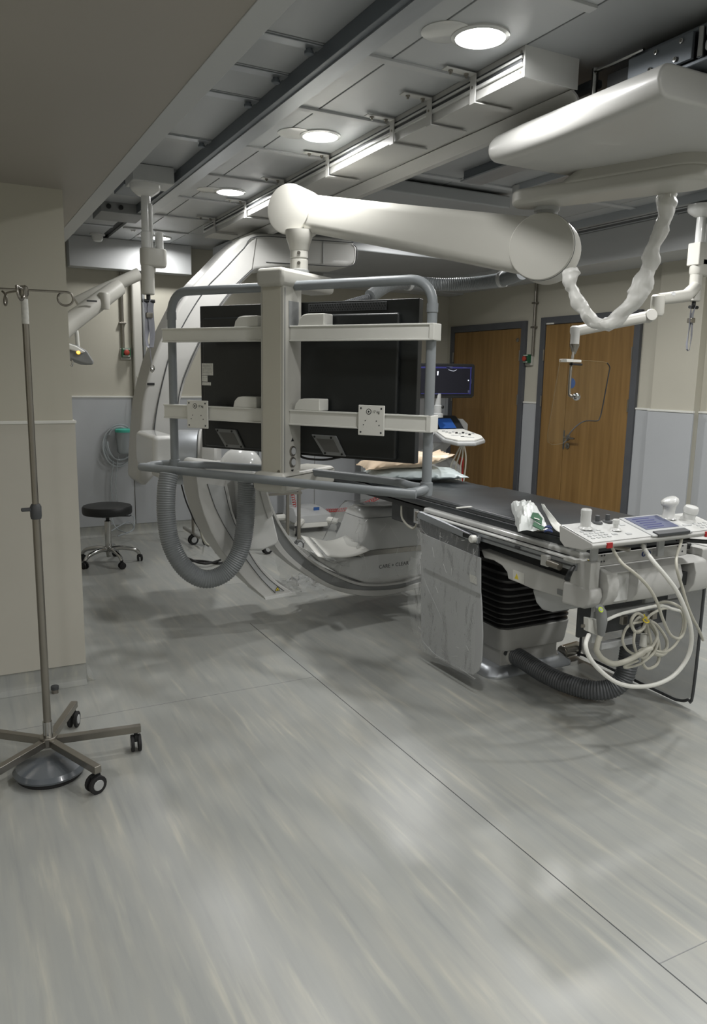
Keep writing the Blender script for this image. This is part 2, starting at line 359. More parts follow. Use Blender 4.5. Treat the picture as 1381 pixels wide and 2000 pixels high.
# ---------------- downlights ----------------
def downlight(x, y, label, CE=CE, k=1):
    t = thing('downlight', label, 'ceiling light', (x, y, CE-.004), 'downlights in the white panelled ceiling')
    obj('trim_ring', MB().lathe((x, y, CE-.004), (0, 0, -1), [(.098, 0), (.098, .006), (.084, .010), (.082, .004)], 32), 'gloss', t)
    obj('diffuser', MB().lathe((x, y, CE-.004), (0, 0, -1), [(.082, 0), (.082, .007), (.05, .009)], 32), 'lamp', t)
    obj('sensor_cover', MB().lathe((x-.115, y+.03, CE-.004), (0, 0, -1), [(.085, 0), (.085, .003), (.08, .004)], 32), 'gloss', t)
    ld = bpy.data.lights.new('downlight_glow', 'AREA'); ld.shape = 'DISK'; ld.size = .16; ld.energy = LIGHT_W*k; ld.color = (1, .99, .975); ld.spread = math.radians(165)
    l = bpy.data.objects.new('downlight_glow', ld); C.objects.link(l); l.parent = t; l.location = (0, 0, -.014)
    return t
for x, y, lb in ((1.66, 2.31, 'big round downlight lit beside the end of the trunking'), (1.66, 3.57, 'lit round downlight above the left end of the boom arm'),
                 (1.66, 4.90, 'lit round downlight between the aluminium rail and the third bracket'), (1.69, 6.83, 'small far downlight lit behind the hanging column'),
                 (1.66, 1.0, 'lit round downlight overhead, out of frame'), (1.66, -.3, 'lit round downlight behind the viewpoint'),
                 (3.6, 1.0, 'added fill downlight on the right, out of frame'), (3.3, 5.15, 'added fill downlight hidden behind the boom arm'), (3.6, -.9, 'added fill downlight rear right, out of frame'), (3.55, 2.31, 'added fill downlight right of the white cowl, out of frame'), (3.55, 3.57, 'added fill downlight hidden above the boom extension arm'), (1.66, -1.6, 'lit round downlight farthest behind the viewpoint')):
    downlight(x, y, lb, CE, 2.1 if x > 3 else .9 if y > 6 else 1.5 if y > 4 or y < 0 else 1.1)  # right-hand lamps are unseen fill, added and boosted to brighten the room
for x, y, lb in ((-.5, -.6, 'added fill downlight in the low soffit behind the viewpoint, right'), (-1.4, .6, 'added fill downlight in the low soffit left of the viewpoint')): downlight(x, y, lb, 2.288, 2.2)  # two unseen fill lamps added to lift the soffit and left wall

# ---------------- rails and trunking ----------------
t = thing('ceiling_rail', 'long grey aluminium ceiling rail beside the foreground soffit', 'rail', (1.29, YB, CE))
obj('rail_body', MB().box((1.235, YB, 2.568), (1.30, 5.75, CE-.003)), 'alud', t, .002, 1)
obj('rail_face', MB().box((1.262, YB, 2.562), (1.335, 5.75, 2.575)), 'alu', t, .001, 1)
obj('slot', MB().box((1.333, YB, 2.566), (1.337, 5.75, 2.572)), 'greyd', t)
for k, y in enumerate((2.68, 2.99, 3.30, 3.97, 4.63)):
    b = MB().lathe((1.20, y, CE-.004), (0, 0, -1), [(.012, 0), (.012, .012), (.017, .014), (.017, .024), (.010, .028)], 14)
    obj('knob', b, 'alud', ce)
t = thing('ceiling_rail', 'pale aluminium ceiling rail above the wooden doors', 'rail', (4.1, YB, CE))
obj('rail_body', MB().box((4.10, YB, 2.572), (4.19, 7.0, CE-.003)), 'alu', t, .002, 1)
obj('slot', MB().box((4.14, YB, 2.570), (4.15, 7.0, 2.573)), 'greyd', t)
obj('rail_back_plate', MB().box((4.19, YB, 2.595), (4.34, 7.0, CE-.003)), 'joint', t)
t = thing('ceiling_rail', 'dark slotted ceiling rail above the big white cowl', 'rail', (2.7, YB, CE))
obj('rail_body', MB().box((2.62, YB, 2.575), (2.72, 3.75, CE-.003)), 'alud', t, .002, 1)
obj('rail_lip', MB().box((2.60, YB, 2.567), (2.74, 3.75, 2.576)), 'alu', t, .001, 1)
t = thing('ceiling_rail', 'short rail end sticking out past the white cowl', 'rail', (3.08, 3.79, CE))
obj('rail_body', MB().box((3.05, 1.4, 2.585), (3.13, 3.80, CE-.003)), 'alu', t, .002, 1)
obj('end_cap', MB().box((3.045, 3.795, 2.575), (3.135, 3.86, CE-.003)), 'lgrey', t, .008)
t = thing('cable_trunking', 'long white slotted trunking box hung below the ceiling panels', 'trunking', (1.95, 2.29, CE))
prof = [(1.836, CE-.003), (1.836, 2.526), (2.077, 2.526), (2.077, CE-.003)]
obj('trunking_box', MB().prism([(x, 2.292, z) for x, z in prof], (0, 3.75, 0)), 'white', t, .002, 1)
for z0, z1 in ((2.596, 2.604), (2.575, 2.585)): obj('slot', MB().box((1.832, 2.30, z0), (1.838, 6.03, z1)), 'greyd', t)
for z0, z1 in ((2.586, 2.595), (2.560, 2.572)): obj('slot_lip', MB().box((1.826, 2.296, z0), (1.838, 6.035, z1)), 'gloss', t, .001, 1)
lip = [(2.06, 2.5265), (2.085, 2.51), (2.10, 2.488), (2.118, 2.484), (2.124, 2.497), (2.130, 2.497), (2.128, 2.479), (2.094, 2.480), (2.076, 2.505), (2.05, 2.520)]
obj('cable_lip', MB().prism([(x, 2.292, z) for x, z in lip], (0, 3.75, 0)), 'white', t, .001, 1)
obj('end_plate', MB().box((1.834, 2.288, 2.524), (2.079, 2.293, CE-.003)), 'gloss', t, .001, 1)
for z in (2.545, 2.59, 2.61): obj('screw', MB().lathe((1.836, 2.31, z), (-1, 0, 0), [(.005, 0), (.005, .002)], 10), 'steel', t)
for y in (2.57, 2.87, 3.17, 3.83, 4.43, 5.08, 5.74):
    b = MB(); b.box((1.69, y-.018, CE-.018), (1.824, y+.018, CE-.013)); b.box((1.820, y-.018, 2.515), (1.826, y+.018, CE-.013)); b.box((1.820, y-.018, 2.512), (2.0, y+.018, 2.518))
    o = obj('bracket', b, 'white', t, .002, 1)
    k = MB()
    for x in (1.72, 1.79): k.lathe((x, y, CE-.018), (0, 0, -1), [(.009, 0), (.009, .006), (.005, .007), (.005, .014)], 10)
    k.lathe((1.820, y, 2.57), (-1, 0, 0), [(.005, 0), (.005, .003)], 8); obj('bolt', k, 'steel', o)

# ---------------- overhead trolley, cowl, arm base ----------------
t = thing('ceiling_trolley', 'grey metal rail trolley with bolted side plate above the white cowl', 'trolley', (2.25, 2.0, 2.47))
def ca(px, py, z): return at(px, py, z=z)
obj('trolley_frame', MB().box((2.14, 1.55, 2.475), (2.40, 2.28, 2.492)), 'alud', t, .006)
obj('upper_plate', MB().box((2.14, 1.55, 2.572), (2.40, 2.10, 2.588)), 'alud', t, .006)
obj('side_plate', MB().box((2.125, 1.84, 2.492), (2.138, 2.10, 2.572)), 'alud', t, .002, 1)
for y, z in ((1.88, 2.555), (1.98, 2.555), (1.90, 2.508), (2.0, 2.508)): obj('socket_screw', MB().lathe((2.125, y, z), (-1, 0, 0), [(.008, 0), (.008, .006), (.0045, .0065), (.004, .002)], 12), 'chrome', t)
obj('drive_box', MB().box((2.15, 2.10, 2.50), (2.3, 2.22, 2.565)), 'greyd', t, .003)
for y in (2.27,): obj('roller', MB().cyl((2.14, y, 2.47), (2.14, y, 2.60), .012, n=14), 'chrome', t)
obj('guide_roller', MB().cyl((2.135, 1.815, 2.49), (2.135, 1.815, 2.575), .010, n=14), 'chrome', t)
obj('push_rod', MB().tube([(2.13, 2.26, 2.585), (2.13, 2.04, 2.585)], .006), 'chrome', t)
obj('push_rod', MB().tube(smooth_path([(2.13, 2.26, 2.49), (2.13, 2.06, 2.492), (2.13, 2.03, 2.51)], 4), .006), 'chrome', t)
obj('guide_arm', MB().box((2.145, 2.28, 2.545), (2.19, 2.62, 2.575)), 'alud', t, .008)
obj('guide_arm', MB().box((2.145, 2.28, 2.475), (2.19, 2.5, 2.50)), 'lgrey', t, .008)
e = MB(); e.box((2.128, 1.50, 2.50), (2.42, 1.80, 2.535)); obj('bumper', e, 'lgrey', t, .012, 3)
obj('end_bracket', MB().box((2.128, 1.50, 2.54), (2.42, 1.80, 2.60)), 'alu', t, .012, 3)
t = thing('ceiling_cowl', 'large smooth white cowl covering the trolley at the upper right', 'cowl', (2.4, 2.3, 2.45))
R = []
for y, zb, zt, x0, x1 in ((1.83, 2.36, 2.462, 1.985, 2.85), (2.0, 2.352, 2.462, 1.985, 2.85), (2.3, 2.345, 2.462, 1.985, 2.85), (2.5, 2.347, 2.462, 1.985, 2.85), (2.66, 2.352, 2.46, 1.99, 2.85), (2.70, 2.362, 2.452, 2.0, 2.84), (2.715, 2.38, 2.435, 2.02, 2.82)):
    r = min(.05, (zt-zb)/2*.95); pts = []
    for cx, cz, a0 in ((x1-r, zt-r, 0), (x0+r, zt-r, 90), (x0+r, zb+r, 180), (x1-r, zb+r, 270)):
        for k in range(6): a = math.radians(a0+k*18); pts.append((cx+r*math.cos(a), y, cz+r*math.sin(a)))
    R.append(pts)
obj('cowl_shell', MB().rings(R), 'white', t, .012, 3, ang=50)
obj('mounting_neck', MB().box((2.45, 2.0, 2.45), (2.8, 2.5, 2.58)), 'greyd', t)

# monitor support: arm base + arm + column + frame, one thing
PRt = V((1.977, 3.032, 0)); PLf = V((1.133, 4.364, 0)); U = (PRt-PLf).normalized(); NN = V((U.y, -U.x, 0)); LF = (PRt-PLf).length
def FR(u, n, z): return PLf + U*u + NN*n + V((0, 0, z))
def fbox(mb, u0, u1, n0, n1, z0, z1): return mb.obox(FR((u0+u1)/2, (n0+n1)/2, (z0+z1)/2), U*((u1-u0)/2), NN*((n1-n0)/2), (0, 0, (z1-z0)/2))
COLP = FR(.76, -.10, 2.0)
BM = thing('monitor_boom', 'white ceiling boom arm carrying the tall tubular display frame', 'monitor boom', (2.4, 2.8, 2.3))
A = V((2.345, 2.83, 0)); B = V((2.60, 2.24, 0)); ax = (B-A).normalized(); sd = V((-ax.y, ax.x, 0))
def stadium(a, b, w0, w1, z, n=10):
    P = []
    for k in range(n+1): t_ = -PI/2+PI*k/n; P.append(b+ax*(w1*math.cos(t_))+sd*(w1*math.sin(t_)) + V((0, 0, z)))
    for k in range(n+1): t_ = PI/2+PI*k/n; P.append(a+ax*(w0*math.cos(t_))+sd*(w0*math.sin(t_)) + V((0, 0, z)))
    return P
obj('extension_arm', MB().rings([stadium(A, B, .085, .115, 2.25), stadium(A, B, .085, .115, 2.315)]), 'cream2', BM, .02, 4, ang=50)
obj('extension_cover', MB().rings([stadium(A+ax*.22, B, .10, .115, 2.30), stadium(A+ax*.30, B, .09, .11, 2.362)]), 'cream2', BM, .016, 4, ang=50)
obj('ceiling_pivot', MB().cyl(B+V((0, 0, 2.33)), B+V((0, 0, 2.5)), .07, n=24), 'lgrey', BM)
D2 = at(1063, 486, d=3.46); D1 = at(575, 413, d=3.97)
ad = (D2-D1); hn = V((ad.y, -ad.x, 0)).normalized()
if hn.dot(-_f) < 0: hn = -hn
obj('arm_pivot', MB().lathe((D2.x, D2.y, 2.19), (0, 0, 1), [(.05, 0), (.05, .04), (.056, .045), (.056, .07)]), 'lgrey', BM)
for nm, c, r, w_ in (('arm_joint', D2-hn*.03, .145, .085), ('arm_joint', D1-hn*.035, .124, .085)):
    o = obj(nm, MB().lathe(c-hn*w_, hn, [(r*.9, 0), (r, .012), (r, w_*2-.012), (r*.985, w_*2)], 48), 'cream2', BM, .004, 2)
    obj('joint_gap', MB().lathe(c+hn*(w_-.004), hn, [(r*.96, 0), (r*1.004, .001), (r*1.004, .004), (r*.96, .005)], 48), 'grey', o)
    obj('cover_disc', MB().lathe(c+hn*w_, hn, [(r*.99, .002), (r*.99, .012), (r*.965, .016), (r*.9, .017)], 48), 'cream2', o)
R = []; up0 = V((0, 0, 1)); adn = ad.normalized(); upv = (up0-adn*up0.dot(adn)).normalized()
for f, h in ((.02, .090), (.12, .092), (.5, .105), (.88, .122), (.99, .125)):
    c = D1+ad*f; w_ = .06; r = .045; pts = []
    for sx, sz, a0 in ((1, 1, 0), (-1, 1, 90), (-1, -1, 180), (1, -1, 270)):
        for k in range(6): a = math.radians(a0+k*18); pts.append(c+hn*(sx*(w_-r)+r*math.cos(a))+upv*(sz*(h-r)+r*math.sin(a)))
    R.append(pts)
obj('spring_arm', MB().rings(R), 'cream2', BM, ang=50)
NK = V((D1.x, D1.y, 0)); NK = FR(.76, -.13, 0)
obj('neck_fairing', MB().lathe(V((NK.x, NK.y, 2.125)), (0, 0, 1), [(.047, 0), (.055, .03), (.066, .06), (.07, .10)], 28), 'cream2', BM)
obj('neck', MB().lathe((NK.x, NK.y, 2.03), (0, 0, 1), [(.046, 0), (.046, .05), (.043, .052), (.043, .058), (.046, .06), (.046, .12)], 28), 'cream2', BM)
obj('green_gasket', MB().lathe((NK.x, NK.y, 2.018), (0, 0, 1), [(.052, 0), (.052, .012), (.046, .016)], 28), 'milky', BM)
for z in (2.06, 2.11): obj('screw', MB().lathe((NK.x-.02, NK.y-.042, z), (-.43, -.9, 0), [(.009, 0), (.009, .003), (.004, .003)], 12), 'steel', BM)
def headbox(name, u0, u1, n0, n1, z0, z1, bulge):
    R = []
    for z, k in ((z0, .5), (z0+.02, .85), (z0+(z1-z0)*.5, 1), (z1-.02, .9), (z1, .6)):
        g = (1-k)*bulge; P = []
        for (u, n, s0, s1) in ((u1, n0, 1, -1), (u1, n1, 1, 1), (u0, n1, -1, 1), (u0, n0, -1, -1)):
            P.append(FR(u-s0*g, n-s1*g, z))
        R.append(P)
    return obj(name, MB().rings(R), 'cream2', BM, .022, 4, ang=50)
headbox('column_head', .675, .84, -.36, .13, 1.925, 2.015, .012)
headbox('column_foot', .655, .86, -.36, .14, .905, 1.01, .02)
c_ = MB(); fbox(c_, .685, .825, -.06, .10, .99, 1.94); cc = obj('column', c_, 'cream2', BM, .006, 3)
c_ = MB(); fbox(c_, .700, .81, .099, .103, 1.0, 1.93); obj('front_strip', c_, 'cream', cc)
c_ = MB(); fbox(c_, .8245, .8265, .085, .0915, 1.0, 1.92); obj('groove', c_, 'grey', cc)
c_ = MB(); fbox(c_, .825, .8275, -.03, .055, 1.73, 1.86); obj('column_sticker', c_, 'grey', cc, label='grey printed sticker')
for z in (1.115, 1.058):
    o = FR(.826, .02, z); k = obj('push_button', MB().lathe(o, U, [(.026, 0), (.026, .006), (.02, .008), (.019, .004)], 20), 'steel', cc); obj('button_cap', MB().lathe(o, U, [(.019, .004), (.018, .01)], 20), 'lgrey', k)
arrow = lambda z, s: MB().prism([FR(.8262, .02-.013, z), FR(.8262, .02+.013, z), FR(.8262, .02, z+.018*s)], U*.001)
obj('arrow_mark', arrow(1.165, 1), 'text', cc); obj('arrow_mark', arrow(1.020, -1), 'text', cc)
obj('key_lock', MB().lathe(FR(.75, .103, 1.015)+U*.05, NN, [(.008, 0), (.008, .003)], 12), 'steel', cc)
# tube frame
TR = .0235
def arc_pts(c, a, b, r, n=7): return [c - a*(r*math.cos(PI/2*k/n)) + b*(r*math.sin(PI/2*k/n)) for k in range(n+1)]
Z = V((0, 0, 1)); zt, zb = 1.937, .985
left = [FR(0, 0, zb)] + arc_pts(FR(.11, 0, zt-.11), U, Z, .11) + [FR(.68, -.0, zt)]
right = [FR(LF, 0, zb)] + arc_pts(FR(LF-.11, 0, zt-.11), -U, Z, .11) + [FR(.83, -.0, zt)]
obj('frame_tube', MB().tube(left, TR, 16), 'greyt', BM); obj('frame_tube', MB().tube(right, TR, 16), 'greyt', BM)
for u in (0, LF): obj('tube_collar', MB().cyl(FR(u, 0, 1.79), FR(u, 0, 1.83), TR+.003, n=18), 'greyt', BM)
hand = [FR(.0, -.0, zb)] + [FR(-.075, .0, zb-.002)] + [FR(-.10, .03, zb-.004), FR(-.105, .08, zb-.006), FR(-.08, .125, zb-.008)] + [FR(.02, .15, zb-.01), FR(LF-.12, .15, zb-.01), FR(LF-.03, .13, zb-.008), FR(LF, .08, zb-.004), FR(LF, 0, zb)]
obj('handle_tube', MB().tube(smooth_path(hand, 5), .022, 16), 'greyt', BM)
obj('lower_tube', MB().tube(smooth_path([FR(0, 0, zb), FR(.08, -.03, zb), FR(.2, -.1, zb), FR(.68, -.13, zb+.01)], 4), .021, 14), 'greyt', BM)
obj('lower_tube', MB().tube(smooth_path([FR(LF, 0, zb), FR(LF-.1, -.03, zb), FR(LF-.25, -.12, zb), FR(.85, -.15, zb+.005)], 4), .021, 14), 'greyt', BM)
for u in (0, LF): obj('corner_joint', MB().cyl(FR(u, 0, zb-.035), FR(u, 0, zb+.03), TR+.006, n=18), 'greyt', BM, .004)
for nm, z0, z1 in (('upper', 1.665, 1.74), ('lower', 1.25, 1.327)):
    for u0, u1 in ((-.03, .685), (.825, LF+.03)):
        k = MB(); fbox(k, u0, u1, .018, .045, z0, z1); fbox(k, u0, u1, .04, .052, z1-.008, z1); fbox(k, u0, u1, .04, .052, z0, z0+.008)
        b = obj('crossbar', k, 'wpaper', BM, .002, 1)
    k = MB(); fbox(k, LF+.01, LF+.035, -.03, .052, z0, z1); obj('bar_end', k, 'wpaper', BM, .003)
for u0, z in ((.47, 1.735), (.87, 1.737), (.46, 1.325), (.85, 1.325)):
    w_ = .155; P = [(u0, z), (u0+.01, z+.035), (u0+.03, z+.055), (u0+.06, z+.06), (u0+w_, z+.06), (u0+w_, z)]
    obj('cable_hook', MB().prism([FR(u, -.04, zz) for u, zz in P], NN*.085), 'wpaper', BM, .006, 3)
for u0, u1, z0, z1 in ((1.235, 1.375, 1.222, 1.365), (.155, .30, 1.205, 1.355)):
    k = MB(); fbox(k, u0, u1, .052, .062, z0, z1); b = obj('mounting_plate', k, 'wpaper', BM, .003, 2)
    k = MB()
    for a in (.015, u1-u0-.015):
        for c in (.015, z1-z0-.015): k.lathe(FR(u0+a, .062, z0+c), NN, [(.005, 0), (.005, .001)], 8)
    for a, c in ((.04, .07), (.10, .07), (.03, .05), (.115, .05)): k.lathe(FR(u0+a, .062, z0+c), NN, [(.003, 0), (.003, .001)], 8)
    obj('screw_hole', k, 'greyd', b)
    s = FR(u0+.058, .062, z1-.03); obj('load_mark', MB().lathe(s, NN, [(.014, 0), (.014, .0008)], 20), 'text', b)
    obj('load_mark_ring', MB().lathe(s, NN, [(.0105, .0009), (.0105, .0013)], 20), 'wpaper', b); obj('load_mark_dot', MB().lathe(s, NN, [(.005, .0014), (.005, .0018)], 12), 'text', b)
    text('17 kg', 'plate_lettering', 'text', b, FR(u0+.077, .0625, z1-.036), U, Z, .018)

# large display carried in the frame
DP = thing('large_display', 'large black wall display seen from behind inside the tubular frame', 'display', FR(.8, -.1, 1.1))
k = MB(); fbox(k, .13, 1.47, -.13, -.085, 1.085, 1.865); obj('display_case', k, 'disp', DP, .004)
k = MB(); fbox(k, .17, 1.38, -.09, -.055, 1.10, 1.80); obj('back_cover', k, 'disp', DP, .012, 3)
k = MB(); fbox(k, .85, 1.30, -.0835, -.081, 1.815, 1.855); vt = obj('vent_plate', k, 'greyd', DP, .001, 1)
k = MB()
for i in range(30):
    for j in range(3): k.lathe(FR(.865+i*.0145+(j % 2)*.006, -.0812, 1.823+j*.012), NN, [(.0042, 0), (.0042, .001)], 6)
obj('vent_hole', k, 'black', vt, kind='stuff')
for u in (.28, .62, .92):
    P = [(u-.02, 1.118+.082), (u+.125, 1.118+.082), (u+.185, 1.118-.018), (u+.055, 1.118-.018)]
    b = obj('mount_bracket', MB().prism([FR(a, -.055, z) for a, z in P], NN*.012), 'grey', DP, .002, 1)
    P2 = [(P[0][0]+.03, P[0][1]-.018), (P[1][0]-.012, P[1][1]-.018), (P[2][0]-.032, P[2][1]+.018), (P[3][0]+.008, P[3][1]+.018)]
    obj('bracket_recess', MB().prism([FR(a, -.043, z) for a, z in P2], NN*.001), 'greym', b)  # inner face of the bracket in a darker grey
    k = MB()
    for a, z in ((.0, .072), (.10, .072), (.065, -.008), (.165, -.008)): k.lathe(FR(u+a, -.0425, 1.118+z), NN, [(.006, 0), (.006, .002)], 8)
    obj('bolt', k, 'black', b)
for u0, u1, z0, z1 in ((.165, .245, 1.49, 1.555), (.165, .205, 1.455, 1.488), (.165, .228, 1.435, 1.452)):
    k = MB(); fbox(k, u0, u1, -.0545, -.0535, z0, z1); b = obj('rating_label', k, 'pap', DP)
    k = MB(); z = z1-.01
    while z > z0+.008: fbox(k, u0+.006, u1-.012-.01*math.sin(z*900), -.0535, -.0533, z-.0015, z); z -= .008
    obj('printed_line', k, 'grey', b, kind='stuff')
obj('display_cable', MB().tube(smooth_path([FR(.80, -.08, 1.10), FR(.84, -.06, 1.075), FR(.95, -.08, 1.07), FR(1.05, -.09, 1.09)], 5), .006, 8), 'cableb', DP)
# big hose behind the frame
hs = [at(1020, 533, d=4.6), at(985, 545, d=4.8), at(930, 553, d=5.0), at(860, 556, d=5.1), at(800, 552, d=5.0), at(760, 556, d=4.9), at(722, 580, d=4.8)]
t = thing('ceiling_hose', 'thick grey corrugated hose looping under the boom arm above the doors', 'hose', hs[0])
obj('hose_body', corrugated(hs, .043, .014, .004), 'hose', t)
for i in (1, 4): obj('hose_clip', MB().cyl(hs[i], hs[i]+(hs[i+1]-hs[i]).normalized()*.03, .05, n=20), 'lgrey', t, .003)
obj('hose_branch', corrugated([hs[-1], at(680, 592, d=4.75), at(640, 606, d=4.7)], .022, .012, .003), 'hosed', t)

# plastic sleeve over the cables
sp = [(1304, 376, 3.16), (1298, 420, 3.16), (1284, 475, 3.17), (1262, 540, 3.2), (1232, 600, 3.24), (1195, 632, 3.28), (1160, 625, 3.3), (1135, 595, 3.32), (1122, 560, 3.33), (1118, 525, 3.34)]
P = smooth_path([at(a, b, d=c) for a, b, c in sp], 12)
q = []; rr = []
for i, p in enumerate(P):
    s = i/len(P); r = .035 if s < .4 else .030 if s < .6 else .027
    q.append(p+nz(p, 7, .012)); rr.append(r*(1+.45*noise.noise(p*13)) * (min(1, (len(P)-i)/6)*.8+.2))
m_ = MB().tube(q, rr, 18, cap=False)
for v_ in m_.bm.verts: v_.co += nz(v_.co, 15, .014)+nz(v_.co, 45, .006)
sv = obj('cable_sleeve', m_, 'sock', BM, ang=40, label='crumpled white plastic cable sleeve')
obj('inner_cable', MB().tube(q[:int(len(q)*.97)], .011, 8), 'cable', sv)
obj('sleeve_hanger', MB().cyl(at(1308, 358, d=3.16), at(1306, 385, d=3.16), .008, n=10), 'steel', sv)

# ---------------- hanging drip columns ----------------
def hang_column(cx, cy, label, zt=2.56, strap_dx=0, carriage=True, zo=0):
    t = thing('hanging_column', label, 'ceiling column', (cx, cy, zt))
    if carriage: obj('rail_carriage', MB().box((cx-.09, cy-.10, zt-.01), (cx+.14, cy+.10, CE-.005)), 'lgrey', t, .006)
    obj('ceiling_flange', MB().lathe((cx, cy, zt), (0, 0, -1), [(.085, 0), (.085, .03), (.075, .045), (.045, .065), (.033, .07)], 32), 'gloss', t)
    obj('upper_tube', MB().cyl((cx, cy, zt-.065), (cx, cy, zt-.29+zo), .027, n=24), 'gloss', t)
    obj('side_tube', MB().cyl((cx+.068, cy-.01, zt-.20+zo), (cx+.068, cy-.01, zt-.34+zo), .024, n=24), 'gloss', t)
    obj('cable_tube', MB().cyl((cx+.022, cy-.02, zt-.11), (cx+.022, cy-.02, zt-.32+zo), .010, n=12), 'gloss', t)
    obj('sleeve_tube', MB().cyl((cx, cy, zt-.2+zo), (cx, cy, zt-.34+zo), .032, n=24), 'gloss', t, .003)
    R = []
    for z, k in ((-.29, .95), (-.30, 1), (-.37, 1), (-.385, .9), (-.392, .7)):
        P = []
        for px_, s in ((cx+.068, 1), (cx, -1)):
            for j in range(9): a = -PI/2+PI*j/8; P.append((px_+s*.042*k*math.cos(a), cy+s*.045*k*math.sin(a), zt+z+zo))
        R.append(P)
    obj('clamp_block', MB().rings(R), 'cream2', t, .003)
    obj('lower_tube', MB().lathe((cx, cy, zt-.38+zo), (0, 0, -1), [(.037, 0), (.037, .16), (.031, .165)], 28), 'cream2', t)
    obj('tube_rib', MB().box((cx+.03, cy-.012, zt-.42+zo), (cx+.044, cy+.012, zt-.385+zo)), 'cream2', t)
    zz = zt-.56+zo
    obj('swivel', MB().cyl((cx, cy, zt-.545+zo), (cx, cy, zz-.01), .012, n=12), 'black', t)
    obj('cross_pin', MB().cyl((cx-.036, cy, zz-.02), (cx+.036, cy, zz-.02), .010, n=10), 'black', t)
    x = cx+strap_dx
    def strip(P, w_, off):
        R = [[V(p)+V((0, -w_/2*math.cos(b)+off, 0))+V((-w_/2*math.sin(b), 0, 0)), V(p)+V((0, w_/2*math.cos(b)+off, 0))+V((w_/2*math.sin(b), 0, 0)), V(p)+V((.003, w_/2*math.cos(b)+off, 0))+V((w_/2*math.sin(b), 0, 0)), V(p)+V((.003, -w_/2*math.cos(b)+off, 0))+V((-w_/2*math.sin(b), 0, 0))] for p, b in P]
        return MB().rings(R)
    top = [((cx-.022, cy, zz-.02), 1.2), ((cx-.012, cy, zz-.07), 1.2)]; o = obj('strap', strip([((cx-.022, cy, zz-.01), .9), ((x-.010, cy, zz-.06), 1.1), ((x-.006, cy, zz-.10), 1.2), ((x-.012, cy, zz-.17), 1.0), ((x-.020, cy, zz-.24), .6), ((x-.014, cy, zz-.275), .6), ((x-.002, cy, zz-.285), .7), ((x+.010, cy, zz-.28), .8), ((x+.016, cy, zz-.2), 1.1), ((x+.010, cy, zz-.10), 1.2), ((x+.008, cy, zz-.06), 1.2), ((cx+.020, cy, zz-.01), .9)], .038, 0), 'strap', t)
    obj('strap_buckle', MB().box((x-.018, cy-.018, zz-.115), (x+.020, cy+.016, zz-.085)), 'steel', o, .004)
    return t, zz
L1, zz1 = hang_column(1.068, 4.62, 'left white hanging drip column with grey strap, beside the C-arm', 2.545, 0, True, -.06)
obj('hook_cord', MB().tube([(1.068, 4.62, zz1-.29), (1.075, 4.62, zz1-.37)], .003, 6), 'strap', L1)
for k in range(4):
    a = k*PI/2+.4; obj('hook', MB().tube([(1.078+.016*math.cos(b)*math.cos(a), 4.62+.016*math.cos(b)*math.sin(a), zz1-.39-.016*math.sin(b)-.006*k) for b in [j*.5 for j in range(9)]], .0032, 6), 'chrome', L1)
t = thing('rail_end_box', 'grey end-stop box on the ceiling at the far end of the aluminium rail', 'rail box', (1.16, 5.8, CE))
obj('box_body', MB().box((1.0, 5.62, 2.56), (1.30, 5.95, CE-.003)), 'grey', t, .004)
for x in (1.05, 1.13): obj('rubber_buffer', MB().lathe((x, 5.62, 2.595), (0, -1, 0), [(.016, 0), (.016, .012), (.009, .013)], 14), 'black', t)
t = thing('rail_carriage', 'grey rail carriage plate with knobs just before the left column', 'carriage', (1.16, 5.0, CE))
obj('carriage_plate', MB().box((1.0, 4.86, 2.58), (1.24, 5.16, CE-.003)), 'alud', t, .004)
for x, y in ((1.02, 4.82), (1.2, 4.80)): obj('knob', MB().lathe((x, y, 2.60), (0, 0, -1), [(.016, 0), (.016, .03)], 12), 'greyd', t)
RX, RY = 4.135, 3.40
R1, zz2 = hang_column(RX, RY, 'right white hanging drip column with grey strap at the frame edge', 2.555, -.012, False, -.02)
obj('upper_block', MB().box((RX-.045, RY-.045, 2.20), (RX+.12, RY+.045, 2.335)), 'cream2', R1, .008, 3)

# lead glass shield on a jointed arm from the right column
SH = thing('radiation_shield', 'clear contoured lead-glass shield hanging in front of the right wooden door', 'shield', (RX, RY, 2.1))
k1, k2 = at(1285, 590, d=4.35), at(1275, 618, d=4.35)
a0 = V((RX, RY, 2.075))
obj('upper_arm', MB().tube([a0, at(1340, 578, d=4.45), k1+V((0, 0, .015))], [.036, .036, .032], 16), 'cream2', SH)
obj('arm_screw', MB().lathe(at(1315, 574, d=4.36), -_f, [(.012, 0), (.012, .006)], 12), 'lgrey', SH)
obj('elbow', MB().lathe(k1+V((0, 0, .04)), (0, 0, -1), [(.03, 0), (.038, .01), (.038, .10), (.03, .115)], 24), 'cream2', SH)
e1, e2 = at(1268, 618, d=4.36), at(1124, 647, d=4.30)
obj('elbow_disc', MB().lathe(e1, -_f, [(.026, -.03), (.034, -.02), (.034, .035), (.03, .04)], 24), 'cream2', SH)
obj('spring_arm', MB().tube([e1, e2], [.032, .028], 16), 'cream2', SH)
obj('wrist', MB().lathe(e2+V((0, 0, .03)), (0, 0, -1), [(.02, 0), (.03, .01), (.03, .035), (.025, .05), (.025, .10)], 20), 'white', SH)
g = at(1118, 690, d=4.30)
obj('swivel_cone', MB().lathe((e2.x, e2.y, e2.z-.07), (0, 0, -1), [(.026, 0), (.026, .01), (.009, .055)], 16), 'steel', SH)
hk = [V((e2.x, e2.y, e2.z-.09)), at(1115, 720, d=4.32), at(1112, 765, d=4.33), at(1115, 773, d=4.33), at(1125, 775, d=4.34)]
obj('support_rod', MB().tube(smooth_path(hk, 5), .0085, 12), 'steel', SH)
